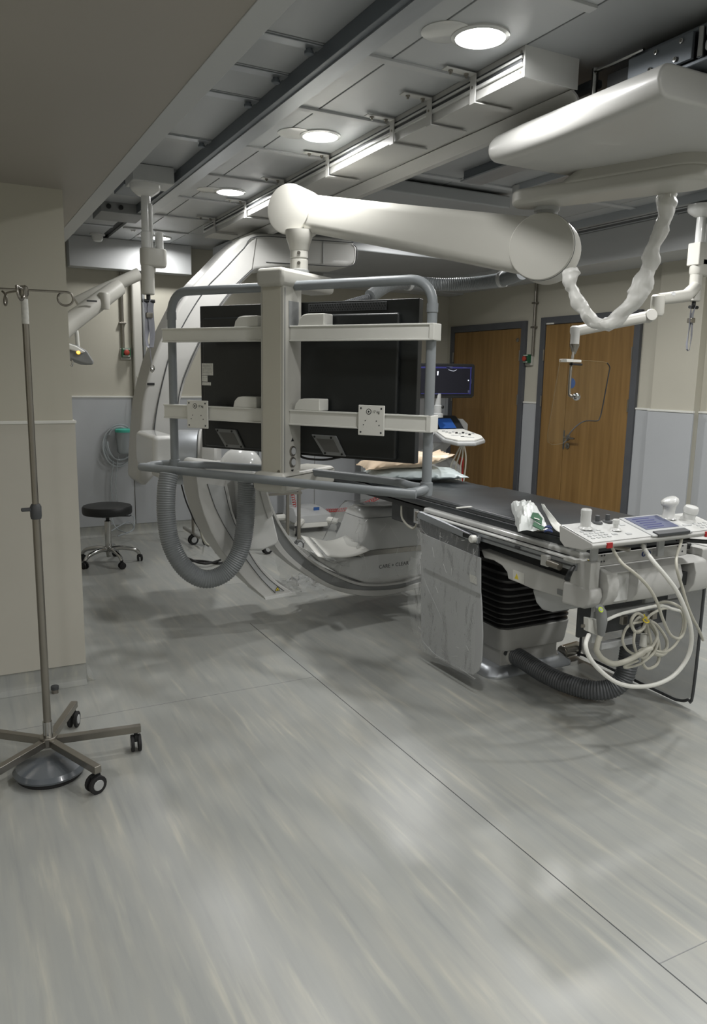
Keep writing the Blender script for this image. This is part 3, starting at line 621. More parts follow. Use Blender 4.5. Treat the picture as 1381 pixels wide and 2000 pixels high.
obj('pivot_ball', MB().ball(at(1126, 775, d=4.33), .022), 'chrome', SH)
ol = [(1103, 702), (1170, 706), (1186, 709), (1191, 717), (1189, 730), (1177, 795), (1172, 815), (1166, 822), (1145, 822), (1130, 829), (1114, 845), (1106, 860), (1100, 866), (1070, 863), (1078, 800), (1088, 740), (1094, 708)]
gy = g.y+.01
gp = slab_y(ol, gy, gy+.008); gl = obj('glass_pane', gp, 'glass', SH)
edge = [at(a, b, y=gy-.002) for a, b in ol]
obj('pane_edge', MB().tube(smooth_path(edge[2:13], 4), .0035, 6), 'text', gl, label='dark rim of the glass pane')
obj('pane_edge', MB().tube(smooth_path(edge[12:]+edge[:3], 3), .0015, 6), 'brownish', gl)
obj('clamp_bar', slab_y([(1107, 701), (1136, 703), (1136, 708), (1107, 707)], gy-.03, gy+.03), 'wpaper', SH, .002)
obj('clamp_pad', slab_y([(1118, 709), (1138, 710), (1138, 714), (1118, 713)], gy-.03, gy-.005), 'rubber', SH, .002)

# surgical lamp peeking past the left wall
t = thing('examination_lamp', 'grey ceiling lamp head with a glowing amber switch beside the left wall', 'lamp', (.8, 5.2, 1.8))
def cy(p, s): return V(p)
obj('ceiling_arm', MB().tube([at(232, 560, y=5.3), at(140, 628, y=5.15), at(60, 700, y=5.0)], [.055, .06, .06], 16), 'cream2', t)
obj('upper_arm', MB().tube([at(272, 535, y=5.3), at(195, 570, y=5.3), at(150, 592, y=5.3)], [.04, .04, .04], 16), 'cream2', t)
obj('arm_joint', MB().lathe(at(204, 588, y=5.2)+V((0, 0, .05)), (0, 0, -1), [(.03, 0), (.034, .01), (.034, .08), (.028, .1)], 20), 'cream2', t)
obj('arm_slot', MB().box(tuple(at(176, 588, y=5.13)-V((.02, .004, .004))), tuple(at(186, 588, y=5.13)+V((.01, .004, .004)))), 'greyd', t)
obj('yoke', MB().tube(smooth_path([at(138, 636, y=5.15), at(148, 644, y=5.15), at(151, 665, y=5.15), at(153, 690, y=5.15)], 5), .013, 12), 'wpaper', t)
P = [(128, 668), (150, 674), (170, 685), (184, 706), (182, 713), (168, 712), (140, 702), (128, 700)]
obj('lamp_head', slab_y(P, 5.08, 5.30), 'grey', t, .018, 3)
obj('head_cover', slab_y([(128, 668), (150, 676), (168, 687), (160, 690), (128, 680)], 5.05, 5.26), 'wpaper', t, .008)
obj('switch_ring', MB().lathe(at(153, 688, y=5.06), (0, -1, 0), [(.015, 0), (.015, .004), (.011, .005)], 20), 'yellow', t)
obj('switch_light', MB().lathe(at(153, 688, y=5.055), (0, -1, 0), [(.011, 0), (.009, .006)], 16), 'amber', t)
obj('lamp_handle', MB().tube(smooth_path([at(140, 698, y=5.1), at(142, 708, y=5.1), at(139, 716, y=5.1)], 4), .006, 8), 'chrome', t)

# ---------------- wall fittings ----------------
def conduit(x, y, z0, z1, ax, label, clips):
    t = thing('wall_conduit', label, 'conduit', (x, y, z0))
    obj('pipe', MB().cyl((x, y, z0), (x, y, z1), .013, n=14), 'steel', t)
    for z in clips: obj('pipe_clip', MB().box((x-(.03 if ax else .02), y-(.02 if ax else .03), z-.008), (x+(.03 if ax else .02), y+(.02 if ax else .03), z+.008)), 'steel', t, .003)
    return t
conduit(1.437, YF-.02, 1.70, 2.37, 1, 'grey steel conduit running down to the left emergency button', (1.93,))
conduit(XW-.02, 5.815, 1.72, 2.39, 0, 'grey steel conduit running down between the two wooden doors', (1.98, 2.2))
def ebox(o, n, label, ghost):
    n = V(n); s = V((-n.y, n.x, 0)); o = V(o); t = thing('emergency_button', label, 'button', o)
    if ghost: obj('backing_box', MB().obox(o+n*.014-Z*.012, n*.014, s*.045, Z*.05), 'cream2', t, .004)
    obj('green_box', MB().obox(o+n*.045, n*.02, s*.038, Z*.04), 'green', t, .003)
    obj('collar', MB().lathe(o+n*.065, n, [(.026, 0), (.026, .004)], 20), 'yel2' if not ghost else 'steel', t)
    obj('red_button', MB().lathe(o+n*.065, n, [(.017, 0), (.017, .012), (.024, .014), (.024, .022), (.015, .027)], 20), 'red', t)
    for a in (.031, -.031): obj('label_strip', MB().obox(o+n*.0655+Z*a, n*.0005, s*.03, Z*.004), 'pap', t)
ebox((1.455, YF, 1.672), (0, -1, 0), 'green emergency box with red button on the far left wall', True)
ebox((XW, 5.86, 1.69), (-1, 0, 0), 'green emergency box with red button between the two wooden doors', True)
t = thing('smoke_detector', 'small white smoke detector on the ceiling above the left bulkhead', 'smoke detector', (1.20, 6.95, CE-.004))
obj('detector_base', MB().lathe((1.20, 6.95, CE-.004), (0, 0, -1), [(.062, 0), (.062, .012), (.05, .014)], 24), 'gloss', t)
obj('detector_head', MB().lathe((1.20, 6.95, CE-.016), (0, 0, -1), [(.046, 0), (.044, .03), (.036, .045), (.02, .052)], 24), 'gloss', t)
t = thing('sprinkler_rose', 'tiny white sprinkler rose on the ceiling beside the smoke detector', 'sprinkler', (1.42, 6.3, CE-.004))
obj('rose', MB().lathe((1.42, 6.6, CE-.004), (0, 0, -1), [(.02, 0), (.014, .012)], 14), 'gloss', t)
t = thing('vertical_duct', 'tall white vertical cable duct on the far wall behind the left column', 'duct', (1.56, YF, .5))
obj('duct_body', MB().box((1.515, YF-.075, .50), (1.60, YF-.013, 2.37)), 'cream2', t, .02, 3)
obj('grey_pipe', MB().cyl((1.625, YF-.03, .9), (1.625, YF-.03, 2.37), .014, n=12), 'grey', t)
obj('slot_plate', MB().box((1.706, YF-.006, 1.865), (1.720, YF-.0005, 1.915)), 'black', wf)
# suction canister with looped clear tubing
t = thing('suction_canister', 'teal-lidded suction canister on the far wall wrapped in clear tubing', 'canister', (1.40, YF-.09, .77))
obj('canister_cup', MB().lathe((1.40, YF-.09, .77), (0, 0, 1), [(.045, 0), (.06, .02), (.068, .20)], 28), 'tube', t)
obj('lid', MB().lathe((1.40, YF-.09, .965), (0, 0, 1), [(.075, 0), (.075, .022), (.06, .03), (.02, .034)], 28), 'teal', t)
obj('wall_bracket', MB().box((1.35, YF-.03, .90), (1.45, YF-.012, 1.0)), 'lgrey', t, .003)
for k, (dx, dz, rx, rz) in enumerate(((0, 0, .13, .16), (-.01, -.03, .135, .17), (-.03, -.04, .13, .18), (-.01, -.01, .11, .15))):
    P = [V((1.38+dx+rx*math.cos(a), YF-.04-.012*k+.01*math.sin(3*a), .87+dz+rz*math.sin(a))) for a in [j*2*PI/28+k for j in range(27)]]
    obj('tubing_loop', MB().tube(smooth_path(P, 2), .008, 8), 'tube', t)
P = [at(222, 900, y=7.2), at(217, 950, y=7.2), at(222, 985, y=7.2), at(219, 1010, y=7.2), at(228, 1032, y=7.1), at(250, 1040, y=6.95), at(262, 1030, y=7.0), at(248, 1020, y=7.1), at(205, 1045, y=6.9)]
obj('hanging_tubing', MB().tube(smooth_path(P, 6), .006, 8), 'tube', t)
obj('hanging_tubing', MB().tube(smooth_path([at(231, 890, y=7.2), at(226, 960, y=7.2), at(240, 1000, y=7.2), at(262, 1010, y=7.15), at(258, 1035, y=7.0), at(230, 1047, y=6.85)], 6), .006, 8), 'tube', t)
obj('supply_tube', MB().tube(smooth_path([at(256, 836, y=7.2), at(268, 790, y=7.15), at(272, 760, y=7.15), at(268, 735, y=7.15)], 6), .005, 8), 'cable', t)

# ---------------- drip stand, pedal, cap, stool ----------------
t = thing('drip_stand', 'tall stainless five-legged drip stand on castors in the left foreground', 'drip stand', (.263, 3.0, 0))
px_, py_ = .263, 3.0
obj('pole', MB().cyl((px_, py_, .09), (px_, py_, 1.0), .0145, n=16), 'steel', t); obj('inner_pole', MB().cyl((px_, py_, .98), (px_, py_, 1.785), .0115, n=16), 'steel', t)
obj('height_collar', MB().lathe((px_, py_, .965), (0, 0, 1), [(.018, 0), (.02, .01), (.02, .045), (.015, .055)], 16), 'greyd', t)
obj('collar_lever', MB().box((px_-.05, py_-.012, .995), (px_-.015, py_+.004, 1.008)), 'greyd', t, .004)
obj('pole_label', MB().cyl((px_, py_, 1.66), (px_, py_, 1.745), .0122, n=16), 'pap', t)
obj('hook_hub', MB().lathe((px_, py_, 1.755), (0, 0, 1), [(.014, 0), (.016, .005), (.016, .03), (.01, .034)], 16), 'steel', t)
for a in (-.15, PI-.1, PI/2+.3, -PI/2-.25):
    d = V((math.cos(a), math.sin(a), 0)); o = V((px_, py_, 1.775)); P = [o, o+d*.11]
    c = o+d*.135-Z*.022
    P += [c+d*(.026*math.sin(b))+Z*(.024*math.cos(b))+V((-d.y, d.x, 0))*(.004*b) for b in [j*.55 for j in range(1, 12)]]
    obj('hook', MB().tube(smooth_path(P, 2), .0038, 8), 'steel', t)
obj('base_hub', MB().cyl((px_, py_, .078), (px_, py_, .115), .034, n=20), 'steel', t, .004); obj('pole_socket', MB().cyl((px_, py_, .11), (px_, py_, .175), .018, n=16), 'chrome', t)
for a in (-.12, 1.15, 2.43, -2.42, -1.17):
    d = V((math.cos(a), math.sin(a), 0)); s = V((-d.y, d.x, 0)); L = .335 if abs(a+.12) < .01 else .33
    c = V((px_, py_, .094))
    obj('leg', MB().obox(c+d*(L/2+.01), d*(L/2), s*.014, Z*.014), 'steel', t, .002, 1)
    castor(t, c+d*(L-.01), .034, s if a < 0 else d, w=.02, rim='lgrey')
t = thing('foot_pedal', 'round grey foot pedal disc lying under the drip stand', 'foot pedal', (.255, 2.91, 0))
obj('pedal_base', MB().lathe((.255, 2.91, 0), (0, 0, 1), [(.112, 0), (.118, .006), (.118, .022)], 40), 'rubber', t)
obj('pedal_dome', MB().lathe((.255, 2.91, .022), (0, 0, 1), [(.128, 0), (.130, .008), (.118, .022), (.06, .03), (.01, .032)], 40), 'pedal', t)
t = thing('bottle_cap', 'small dark-topped cap standing on the floor by the left skirting', 'cap', (.365, 3.70, 0))
obj('cap_body', MB().lathe((.365, 3.70, 0), (0, 0, 1), [(.016, 0), (.016, .018)], 20), 'steel', t); obj('cap_top', MB().lathe((.365, 3.70, .018), (0, 0, 1), [(.018, 0), (.018, .016), (.014, .018)], 20), 'greyd', t)
sx, sy = 1.065, 6.20
t = thing('round_stool', 'round black stool on five chrome castored legs beside the left wall', 'stool', (sx, sy, 0))
obj('seat', MB().lathe((sx, sy, .395), (0, 0, 1), [(.16, 0), (.185, .006), (.19, .02), (.19, .055), (.182, .068), (.15, .075), (.01, .077)], 48), 'black', t)
obj('seat_plate', MB().box((sx-.05, sy-.05, .375), (sx+.05, sy+.05, .397)), 'black', t, .004); obj('height_lever', MB().tube([(sx+.02, sy, .378), (sx+.17, sy-.02, .372), (sx+.18, sy-.02, .382)], .005), 'greyd', t)
obj('gas_spring', MB().cyl((sx, sy, .33), (sx, sy, .38), .014, n=14), 'black', t); obj('column', MB().lathe((sx, sy, .05), (0, 0, 1), [(.018, 0), (.022, .03), (.026, .06), (.026, .29), (.018, .295)], 24), 'chrome', t)
for i in range(5):
    a = -.08+i*2*PI/5 - (.25 if i == 4 else 0)*0; d = V((math.cos(a), math.sin(a), 0)); c = V((sx, sy, 0))
    P = smooth_path([c+d*.02+Z*.115, c+d*.10+Z*.118, c+d*.20+Z*.095, c+d*.235+Z*.06], 4)
    obj('leg', MB().tube(P, [.021-.0006*k for k in range(len(P))], 12), 'chrome', t)
    castor(t, c+d*.238+Z*.06, .026, (-d.y, d.x), rim='black', w=.02)

# ---------------- C-arm unit ----------------
CA = thing('c_arm', 'large white C-arm X-ray unit behind the display frame, tube under clear plastic', 'X-ray unit', (2.0, 4.6, 0))
YA = 5.35
outer = [(640, 462), (560, 456), (498, 455), (472, 465), (444, 488), (414, 520), (391, 543), (370, 566), (350, 594), (330, 633), (312, 670), (298, 705), (287, 745), (278, 786), (273, 840), (270, 887), (268, 939), (283, 951)]
inner = [(306, 926), (308, 880), (345, 850), (352, 789), (364, 743), (378, 708), (393, 676), (414, 636), (437, 598), (465, 562), (500, 527), (580, 519), (677, 522), (696, 516), (698, 482), (690, 470)]
arm_o = obj('stand_arm', slab_y(outer+inner, YA, YA+.34), 'white', CA, .03, 3)
# panel face set slightly proud, with dark seams
l1 = [(502, 463), (476, 485), (449, 514), (427, 537), (405, 560), (379, 598), (356, 638), (341, 668), (330, 699), (318, 745), (308, 790), (302, 830), (300, 862)]
l2 = [(348, 860), (354, 789), (358, 765), (364, 743), (378, 708), (393, 676), (414, 636), (437, 598), (465, 562), (500, 529)]
def seam(px, y, r=.0035): return MB().tube(smooth_path([at(a, b, y=y) for a, b in px], 4), r, 6)
obj('arm_panel', slab_y(l1+[(340, 862)]+[(a-7, b-3) for a, b in l2[1:]], YA-.012, YA+.01), 'white', arm_o, .008)
obj('panel_seam', seam([(690, 474), (600, 468), (502, 462)]+l1[1:], YA-.014), 'greyd', arm_o); obj('panel_seam', seam([(a-6, b-2) for a, b in l2], YA-.014), 'greyd', arm_o)
obj('panel_seam', seam([(631, 470), (631, 516)], YA-.002, .002), 'grey', arm_o)
obj('panel_seam', seam([(690, 478), (697, 486), (695, 510), (678, 520), (600, 517), (520, 512)], YA-.004, .003), 'greyd', arm_o)
obj('arm_vent', MB().box(tuple(at(291, 751, y=YA)-V((.012, .003, .004))), tuple(at(300, 749, y=YA)+V((.006, .003, .004)))), 'black', arm_o)
# hub: rotation joint, axis roughly along +x
hub = at(352, 893, y=4.95); hx = V((.93, -.37, 0)).normalized()
obj('hub_housing', slab_y([(300, 852), (345, 850), (350, 870), (352, 915), (338, 932), (303, 926), (300, 900)], 4.78, 5.3), 'gloss', CA, .03, 3)
obj('lower_lip', slab_y([(302, 905), (352, 900), (352, 936), (310, 936)], 4.72, 4.9), 'white', CA, .02, 3)
obj('joint_drum', MB().lathe(hub, hx, [(.175, -.02), (.178, 0), (.178, .12), (.17, .125)], 64), 'alu', CA)
obj('drum_ring', MB().lathe(hub+hx*.125, hx, [(.172, 0), (.182, .005), (.182, .025), (.165, .03)], 64), 'white', CA)
obj('joint_flange', MB().lathe(hub+hx*.16, hx, [(.17, -.02), (.225, 0), (.235, .02), (.235, .075), (.22, .09)], 64), 'white', CA)
# slider body and covers
YS = 4.22
body = [(396, 905), (500, 916), (512, 950), (540, 1058), (515, 1078), (480, 1075), (440, 1044), (425, 1020), (405, 970), (390, 935)]
obj('slider_body', slab_y(body, YS+.08, YS+.5), 'white', CA, .03, 3)
obj('left_cover', slab_y([(403, 930), (466, 934), (470, 1048), (432, 1037), (417, 1000), (408, 965)], YS+.02, YS+.12), 'white', CA, .012, 3)
obj('right_cover', slab_y([(470, 935), (505, 945), (521, 962), (533, 1005), (545, 1055), (541, 1064), (514, 1075), (492, 1076), (472, 1068)], YS-.09, YS+.2), 'gloss', CA, .022, 4)
obj('cover_flap', slab_y([(506, 952), (520, 958), (534, 1006), (524, 1014), (516, 990)], YS-.105, YS-.08), 'white', CA, .004)
obj('dome_motor', MB().ball(at(471, 915, y=4.55), (.135, .13, .135), 32, 20), 'gloss', CA)
obj('dome_collar', MB().lathe(at(430, 915, y=4.6)-V((0, 0, .02)), (0, 0, 1), [(.15, 0), (.15, .03), (.12, .045)], 32), 'white', CA)
# carrier track: curved plate with recessed channel
YC = 4.12
co = [(383, 930), (388, 970), (398, 1005), (412, 1040), (430, 1072), (455, 1105), (485, 1140), (519, 1170)]
ci = [(577, 1160), (545, 1140), (513, 1110), (490, 1078), (470, 1040), (455, 1000), (447, 960), (440, 930)]
obj('carrier_track', slab_y(co+ci, YC, YC+.30), 'white', CA, .006)
ch_o = [(405, 945), (420, 990), (440, 1030), (460, 1062), (483, 1095), (510, 1130), (538, 1158)]; ch_i = [(555, 1154), (528, 1133), (505, 1108), (484, 1075), (466, 1040), (450, 1000), (438, 950)]
obj('track_channel', slab_y(ch_o+ch_i, YC-.004, YC+.01), 'lgrey', CA)
obj('track_edge', seam(ch_o, YC-.006, .0018), 'greyd', CA); obj('track_edge', seam(ch_i, YC-.006, .0018), 'greyd', CA)
obj('track_end_cap', slab_y([(517, 1167), (577, 1156), (579, 1161), (519, 1172)], YC-.008, YC+.30), 'gloss', CA)
def warn(parent, o, u, v, s, nrm):
    o = V(o); u = V(u).normalized(); v = V(v).normalized(); nrm = V(nrm)
    a = obj('warning_sign', MB().prism([o-u*s, o+u*s, o+v*(1.7*s)], nrm*.0006), 'text', parent)
    b = obj('warning_sign', MB().prism([o-u*(s*.72)+v*(.16*s)+nrm*.0007, o+u*(s*.72)+v*(.16*s)+nrm*.0007, o+v*(1.38*s)+nrm*.0007], nrm*.0005), 'yellow', parent)
    obj('warning_sign', MB().prism([o-u*(s*.22)+v*(.3*s)+nrm*.0013, o+u*(s*.3)+v*(.3*s)+nrm*.0013, o+u*(s*.1)+v*(.9*s)+nrm*.0013], nrm*.0005), 'text', parent)
warn(CA, at(542, 1154, y=YC-.008), (1, 0, 0), (0, 0, 1), .016, (0, -1, 0))
# the C ring
RI = [(520, 960), (534, 1001), (560, 1047), (590, 1081), (629, 1111), (685, 1137), (722, 1144), (764, 1142), (803, 1134), (860, 1110), (905, 1070)]
RC = [(505, 965), (525, 1013), (545, 1057), (567, 1086), (606, 1117), (653, 1144), (708, 1153), (768, 1151), (806, 1142), (866, 1120), (914, 1078)]
RO = [(485, 985), (520, 1042), (545, 1077), (565, 1097), (597, 1122), (619, 1136), (643, 1148), (683, 1160), (738, 1165), (803, 1152), (872, 1129), (922, 1086)]
def sm(px, y): return smooth_path([at(a, b, y=y) for a, b in px], 5)
def band(a, b, y0, y1, m, name, bev=0): return obj(name, MB().prism(sm(a, y0)+sm(b, y0)[::-1], (0, y1-y0, 0)), m, CA, bev, 1)
def off(px, k): return [(a-k*.6, b+k) for a, b in px]
band(RI, RO, 4.225, 4.44, 'lgrey', 'c_ring'); band(RC, RO, 4.20, 4.45, 'white', 'ring_rim', .003); band(off(RI, -3), off(RI, 1.5), 4.20, 4.45, 'white', 'ring_rim', .002)
band(off(RI, 1), RC, 4.215, 4.226, 'grey', 'ring_channel')
# tube unit
def rrect(cx_, cy_, hx_, hy_, r, z, n=5):
    P = []
    for sx_, sy_, a0 in ((1, 1, 0), (-1, 1, 90), (-1, -1, 180), (1, -1, 270)):
        for k in range(n+1): a = math.radians(a0+k*90/n); P.append((cx_+sx_*(hx_-r)+r*math.cos(a), cy_+sy_*(hy_-r)+r*math.sin(a), z))
    return P
tx, ty = 2.50, 4.42
obj('tube_housing', MB().rings([rrect(tx+.02, ty, .265, .18, .05, .40), rrect(tx+.02, ty, .262, .18, .05, .43), rrect(tx+.02, ty, .235, .17, .06, .50), rrect(tx+.01, ty, .20, .15, .06, .60), rrect(tx+.01, ty, .185, .14, .06, .64), rrect(tx+.01, ty, .15, .11, .06, .66)]), 'gloss', CA, ang=50)
obj('housing_seam', MB().tube(rrect(tx+.012, ty, .200, .151, .06, .602), .003, 6, closed=True), 'grey', CA)
obj('housing_band', MB().rings([rrect(tx+.02, ty, .272, .19, .05, .365), rrect(tx+.02, ty, .272, .19, .05, .400)]), 'steel', CA, .004)
sad = [(cx+.74*math.cos(a), cz+.74*math.sin(a)) for a in [math.radians(213+k*4) for k in range(18)]]
sad = [(x, z) for x, z in sad] + [(2.82, .36), (2.24, .36), (2.16, .36), (2.05, .42), (1.95, .52)]
obj('tube_saddle', slab_y([(596, 1072), (650, 1100), (690, 1092), (724, 1084), (738, 1074), (832, 1074), (832, 1138), (770, 1146), (715, 1140), (665, 1122), (625, 1098)], 4.235, 4.60), 'gloss', CA, .02, 3)
# plastic bag draped over the tube unit
R = []
for z, hx_, hy_, a in ((.69, .10, .07, .012), (.68, .19, .14, .014), (.64, .215, .165, .014), (.55, .25, .19, .02), (.46, .285, .21, .026), (.38, .33, .225, .03), (.30, .38, .225, .03), (.22, .40, .21, .02)):
    P = []
    for p in rrect(tx-.01-(.12 if z < .4 else 0)*(.4-z)*3, ty-.005, hx_, hy_, min(.06, hy_*.8), z, 9): P.append(V(p)+nz(p, 9, a))
    R.append(P)
bg = obj('plastic_bag', MB().rings(R, cap=False), 'sheet', CA, ang=80)
for s in range(46):
    a = random.uniform(1.99, 2.75); z = random.uniform(.2, .62); p = V((a, 4.19+random.uniform(-.01, .01), z))
    if z > .36: p.x = max(p.x, 2.24)
    q = [p+V((random.uniform(-.03, .03)*k, -.004*math.sin(k), random.uniform(-.05, .02)*k)) for k in range(3)]
    if s < 26: obj('bag_crease', MB().tube(smooth_path(q, 3), .0012, 5), 'gloss', bg)
text('CARE + CLEAR', 'bag_lettering', 'text', CA, at(740, 1111, y=4.185), (1, 0, .03), (0, 0, 1), .034)
t = thing('curved_tray', 'white curved plastic sheet lying on the bagged lower part of the C-arm', 'tray', (2.15, 4.4, .45))
Q = [at(606, 1050, y=4.42), at(676, 1046, y=4.34), at(722, 1079, y=4.13), at(640, 1091, y=4.10)]
def tr(u, v):
    a = Q[0].lerp(Q[3], v).lerp(Q[1].lerp(Q[2], v), u); return a - Z*(.030*math.sin(PI*u)*(1-.2*v)) + V((0, 0, .012*v))
obj('tray_sheet', MB().grid(tr, 16, 8), 'wpaper', t, solid=.004, ang=80)
obj('tray_flap', MB().grid(lambda u, v: Q[0].lerp(Q[3], u)+V((-.015-.05*v, 0, .005+.015*v)), 8, 2), 'wpaper', t, solid=.003)
def crump(q, a, k, nu=26, nv=26, sag=0):
    def f(u, v):
        p = q[0].lerp(q[3], v).lerp(q[1].lerp(q[2], v), u); return p+nz(p, k, a)+nz(p, k*2.6, a*.45)-Z*(sag*math.sin(PI*u)*math.sin(PI*v))
    return MB().grid(f, nu, nv)
obj('plastic_cover', crump([at(560, 1050, y=4.45), at(640, 1055, y=4.6), at(690, 1100, y=4.2), at(600, 1110, y=4.2)], .035, 11), 'sheet', CA, ang=30)
obj('plastic_cover', crump([at(535, 1070, y=4.3), at(570, 1075, y=4.4), at(640, 1140, y=4.7), at(550, 1150, y=4.4)], .02, 10), 'sheet', CA, ang=30)
t = thing('film_heap', 'crumpled heap of clear film on the floor behind the track end', 'plastic film', (2.2, 4.9, 0))
obj('film_sheet', MB().grid(lambda u, v: (lambda p: V((p.x, p.y, max(.004, p.z))))(V((1.98+.40*u, 4.72+.32*v, .03+.05*math.sin(PI*u)*math.sin(PI*v)))+nz((u*3, v*3, 0), 2.6, .05)), 34, 24), 'sheet', t, ang=20)

# hose from the hub down and back up
hp = [at(330, 926, y=4.12), at(325, 960, y=4.1), at(325, 1010, y=4.08), at(335, 1065, y=4.05), at(362, 1110, y=4.0), at(400, 1131, y=3.98), at(440, 1118, y=3.97), at(468, 1078, y=3.96), at(479, 1020, y=3.96), at(482, 940, y=3.97)]
obj('cable_hose', corrugated(hp, .051, .0125, .004, 24), 'hose', CA)


# ---------------- wheeled stands behind ----------------
WB = t = thing('wheeled_base', 'low white wheeled device base with blue label on the floor behind the C ring', 'trolley base', (3.05, 6.85, 0))
obj('base_body', MB().rings([rrect(3.08, 6.85, .20, .19, .04, .10), rrect(3.08, 6.85, .19, .18, .04, .17), rrect(3.06, 6.9, .15, .12, .03, .225)]), 'lgrey', t, .006)
obj('under_box', MB().box((2.93, 6.66, .05), (3.22, 6.95, .105)), 'wpaper', t, .012)
wp = [(2.86, 6.58), (3.30, 6.60), (2.80, 7.02), (3.32, 7.05)]
for x, y in wp:
    a = V((x, y, .105)); b = V((3.08, 6.85, .13)); obj('outrigger', MB().tube([b, a], [.045, .03], 10), 'wpaper', t)
    castor(t, (x, y, .1), .048, (.3, 1), w=.022, rim='wpaper')
obj('mast', MB().cyl((3.0, 7.0, .2), (3.0, 7.0, .62), .035, n=16), 'lgrey', t)
obj('blue_label', MB().box((3.10, 6.738, .20), (3.16, 6.744, .235)), 'blue', t)
def coil(a, b, r, n, sag=0):
    a = V(a); b = V(b); d = b-a; u, v = frame_of(d); P = []
    for i in range(n*8+1):
        k = i/(n*8); P.append(a+d*k - Z*(sag*math.sin(PI*k)) + u*(r*math.cos(i*PI/4))+v*(r*math.sin(i*PI/4)))
    return MB().tube(P, .0032, 5)
t = thing('coiled_air_line', 'red coiled air line stretched across behind the C ring', 'air line', (3.2, 6.9, .3))
obj('coil', coil(at(636, 997, y=6.9), at(757, 962, y=5.6), .016, 30, .05), 'cabler', t)
obj('coiled_hose', coil(at(556, 872, y=6.7), at(577, 998, y=6.9), .016, 26), 'cabler', WB, label='red coiled air hose')
t = thing('equipment_cart', 'small steel cart with printed chart behind the slider cover', 'cart', (2.55, 6.0, 0))
for x in (2.32, 2.62):
    for y in (6.0, 6.25): obj('leg', MB().box((x-.012, y-.012, .09), (x+.012, y+.012, .72)), 'steel', t)
obj('shelf', MB().box((2.30, 5.98, .50), (2.64, 6.27, .52)), 'steel', t)
obj('printed_chart', MB().box((2.36, 5.975, .53), (2.60, 5.985, .72)), 'pap', t)
for x in (2.33, 2.62): castor(t, (x, 6.0, .1), .05, (1, .3), w=.018)
t = thing('slim_stand', 'thin steel castored stand behind the hanging hose', 'stand', (1.862, 6.6, 0))
obj('pole', MB().cyl((1.862, 6.6, .08), (1.862, 6.6, .80), .012, n=12), 'steel', t); obj('tray', MB().box((1.862, 6.55, .42), (1.96, 6.65, .435)), 'steel', t)
castor(t, (1.862, 6.6, .09), .045, (1, .2), w=.02)
obj('foot_rail', MB().box((1.85, 6.4, .09), (1.87, 6.9, .11)), 'steel', t)
t = thing('floor_cable', 'black cable lying in a loop on the floor beyond the hanging hose', 'cable', (1.8, 5.8, 0))
obj('cable_run', MB().tube(smooth_path([at(p, q, z=.01) for p, q in ((340, 1086), (352, 1084), (372, 1094), (395, 1096), (425, 1100), (440, 1098), (470, 1096))], 6), .011, 8), 'cableb', t)
obj('cable_run', MB().tube(smooth_path([at(p, q, z=.03) for p, q in ((345, 1092), (365, 1090), (388, 1099), (410, 1100), (440, 1090))], 6), .009, 8), 'cableb', t)
t = thing('dangling_cable', 'thin black cable dangling behind the hanging hose to the floor', 'cable', (1.8, 6.0, .6))
obj('cable_run', MB().tube(smooth_path([at(p, q, y=6.3) for p, q in ((354, 945), (362, 975), (372, 1000), (380, 1018), (390, 1035))]+[at(398, 1062, z=.01), at(408, 1066, z=.007)], 6), .006, 8), 'cableb', t)
t = thing('pale_tube', 'thin pale tube hanging beside the carrier track to the floor', 'tube', (1.9, 5.2, .3))
obj('cable_run', MB().tube(smooth_path([at(p, q, y=5.2) for p, q in ((391, 1010), (393, 1040), (398, 1055), (405, 1063), (416, 1068), (422, 1080))], 6), .007, 8), 'cable', t)

# ---------------- ultrasound machine ----------------
US = thing('ultrasound_machine', 'grey ultrasound scanner with lit screens behind the far end of the table', 'ultrasound machine', (3.75, 5.6, 0))
yu = 5.5
def uq(px, y, th): return slab_y(px, y, y+th)
obj('monitor_case', uq([(820, 709), (925, 711), (928, 714), (926, 773), (922, 777), (820, 778)], yu, .045), 'black', US, .006)
sc = obj('monitor_screen', uq([(822, 713), (922, 715), (920, 771), (822, 772)], yu-.003, .003), 'scr', US)
for px, m in (([(822, 716), (922, 717), (922, 720), (822, 719)], 'scrv'), ([(872, 716), (884, 716), (884, 720), (872, 720)], 'scrl'), ([(904, 717), (918, 717), (918, 719), (904, 719)], 'scrl'), ([(854, 725), (857, 725), (856, 733), (854, 733)], 'scrw'), ([(919, 719), (921, 719), (919, 770), (917, 770)], 'scrv'), ([(822, 768), (918, 768), (918, 769), (822, 769)], 'scrv'), ([(914, 762), (918, 762), (918, 767), (914, 767)], 'scrl'), ([(914, 742), (916, 742), (916, 744), (914, 744)], 'scrw'), ([(919, 740), (921, 740), (921, 749), (919, 749)], 'scrl'), ([(848, 768.6), (858, 768.6), (858, 770), (848, 770)], 'scrl')):
    obj('screen_mark', uq(px, yu-.004, .001), m, sc)
obj('probe_arc', MB().tube(smooth_path([at(p, q, y=yu-.004) for p, q in ((876, 722), (882, 724), (887, 724.6), (892, 722))], 4), .0012, 5), 'scrw', sc)
obj('monitor_neck', MB().lathe(at(854, 815, y=yu+.02), (0, 0, 1), [(.05, 0), (.05, .03), (.036, .035), (.036, .10), (.028, .105), (.028, .2)], 20), 'lgrey', US)
obj('neck_knob', MB().lathe(at(862, 795, y=yu), (.5, -.8, 0), [(.012, 0), (.012, .02)], 12), 'black', US)
deck = [at(838, 843, z=1.10), at(935, 846, z=1.05), at(946, 853, z=1.05), at(945, 858, z=1.04)]
P0 = [(846, 842), (905, 838), (948, 855), (945, 862), (925, 866), (885, 866), (858, 857)]
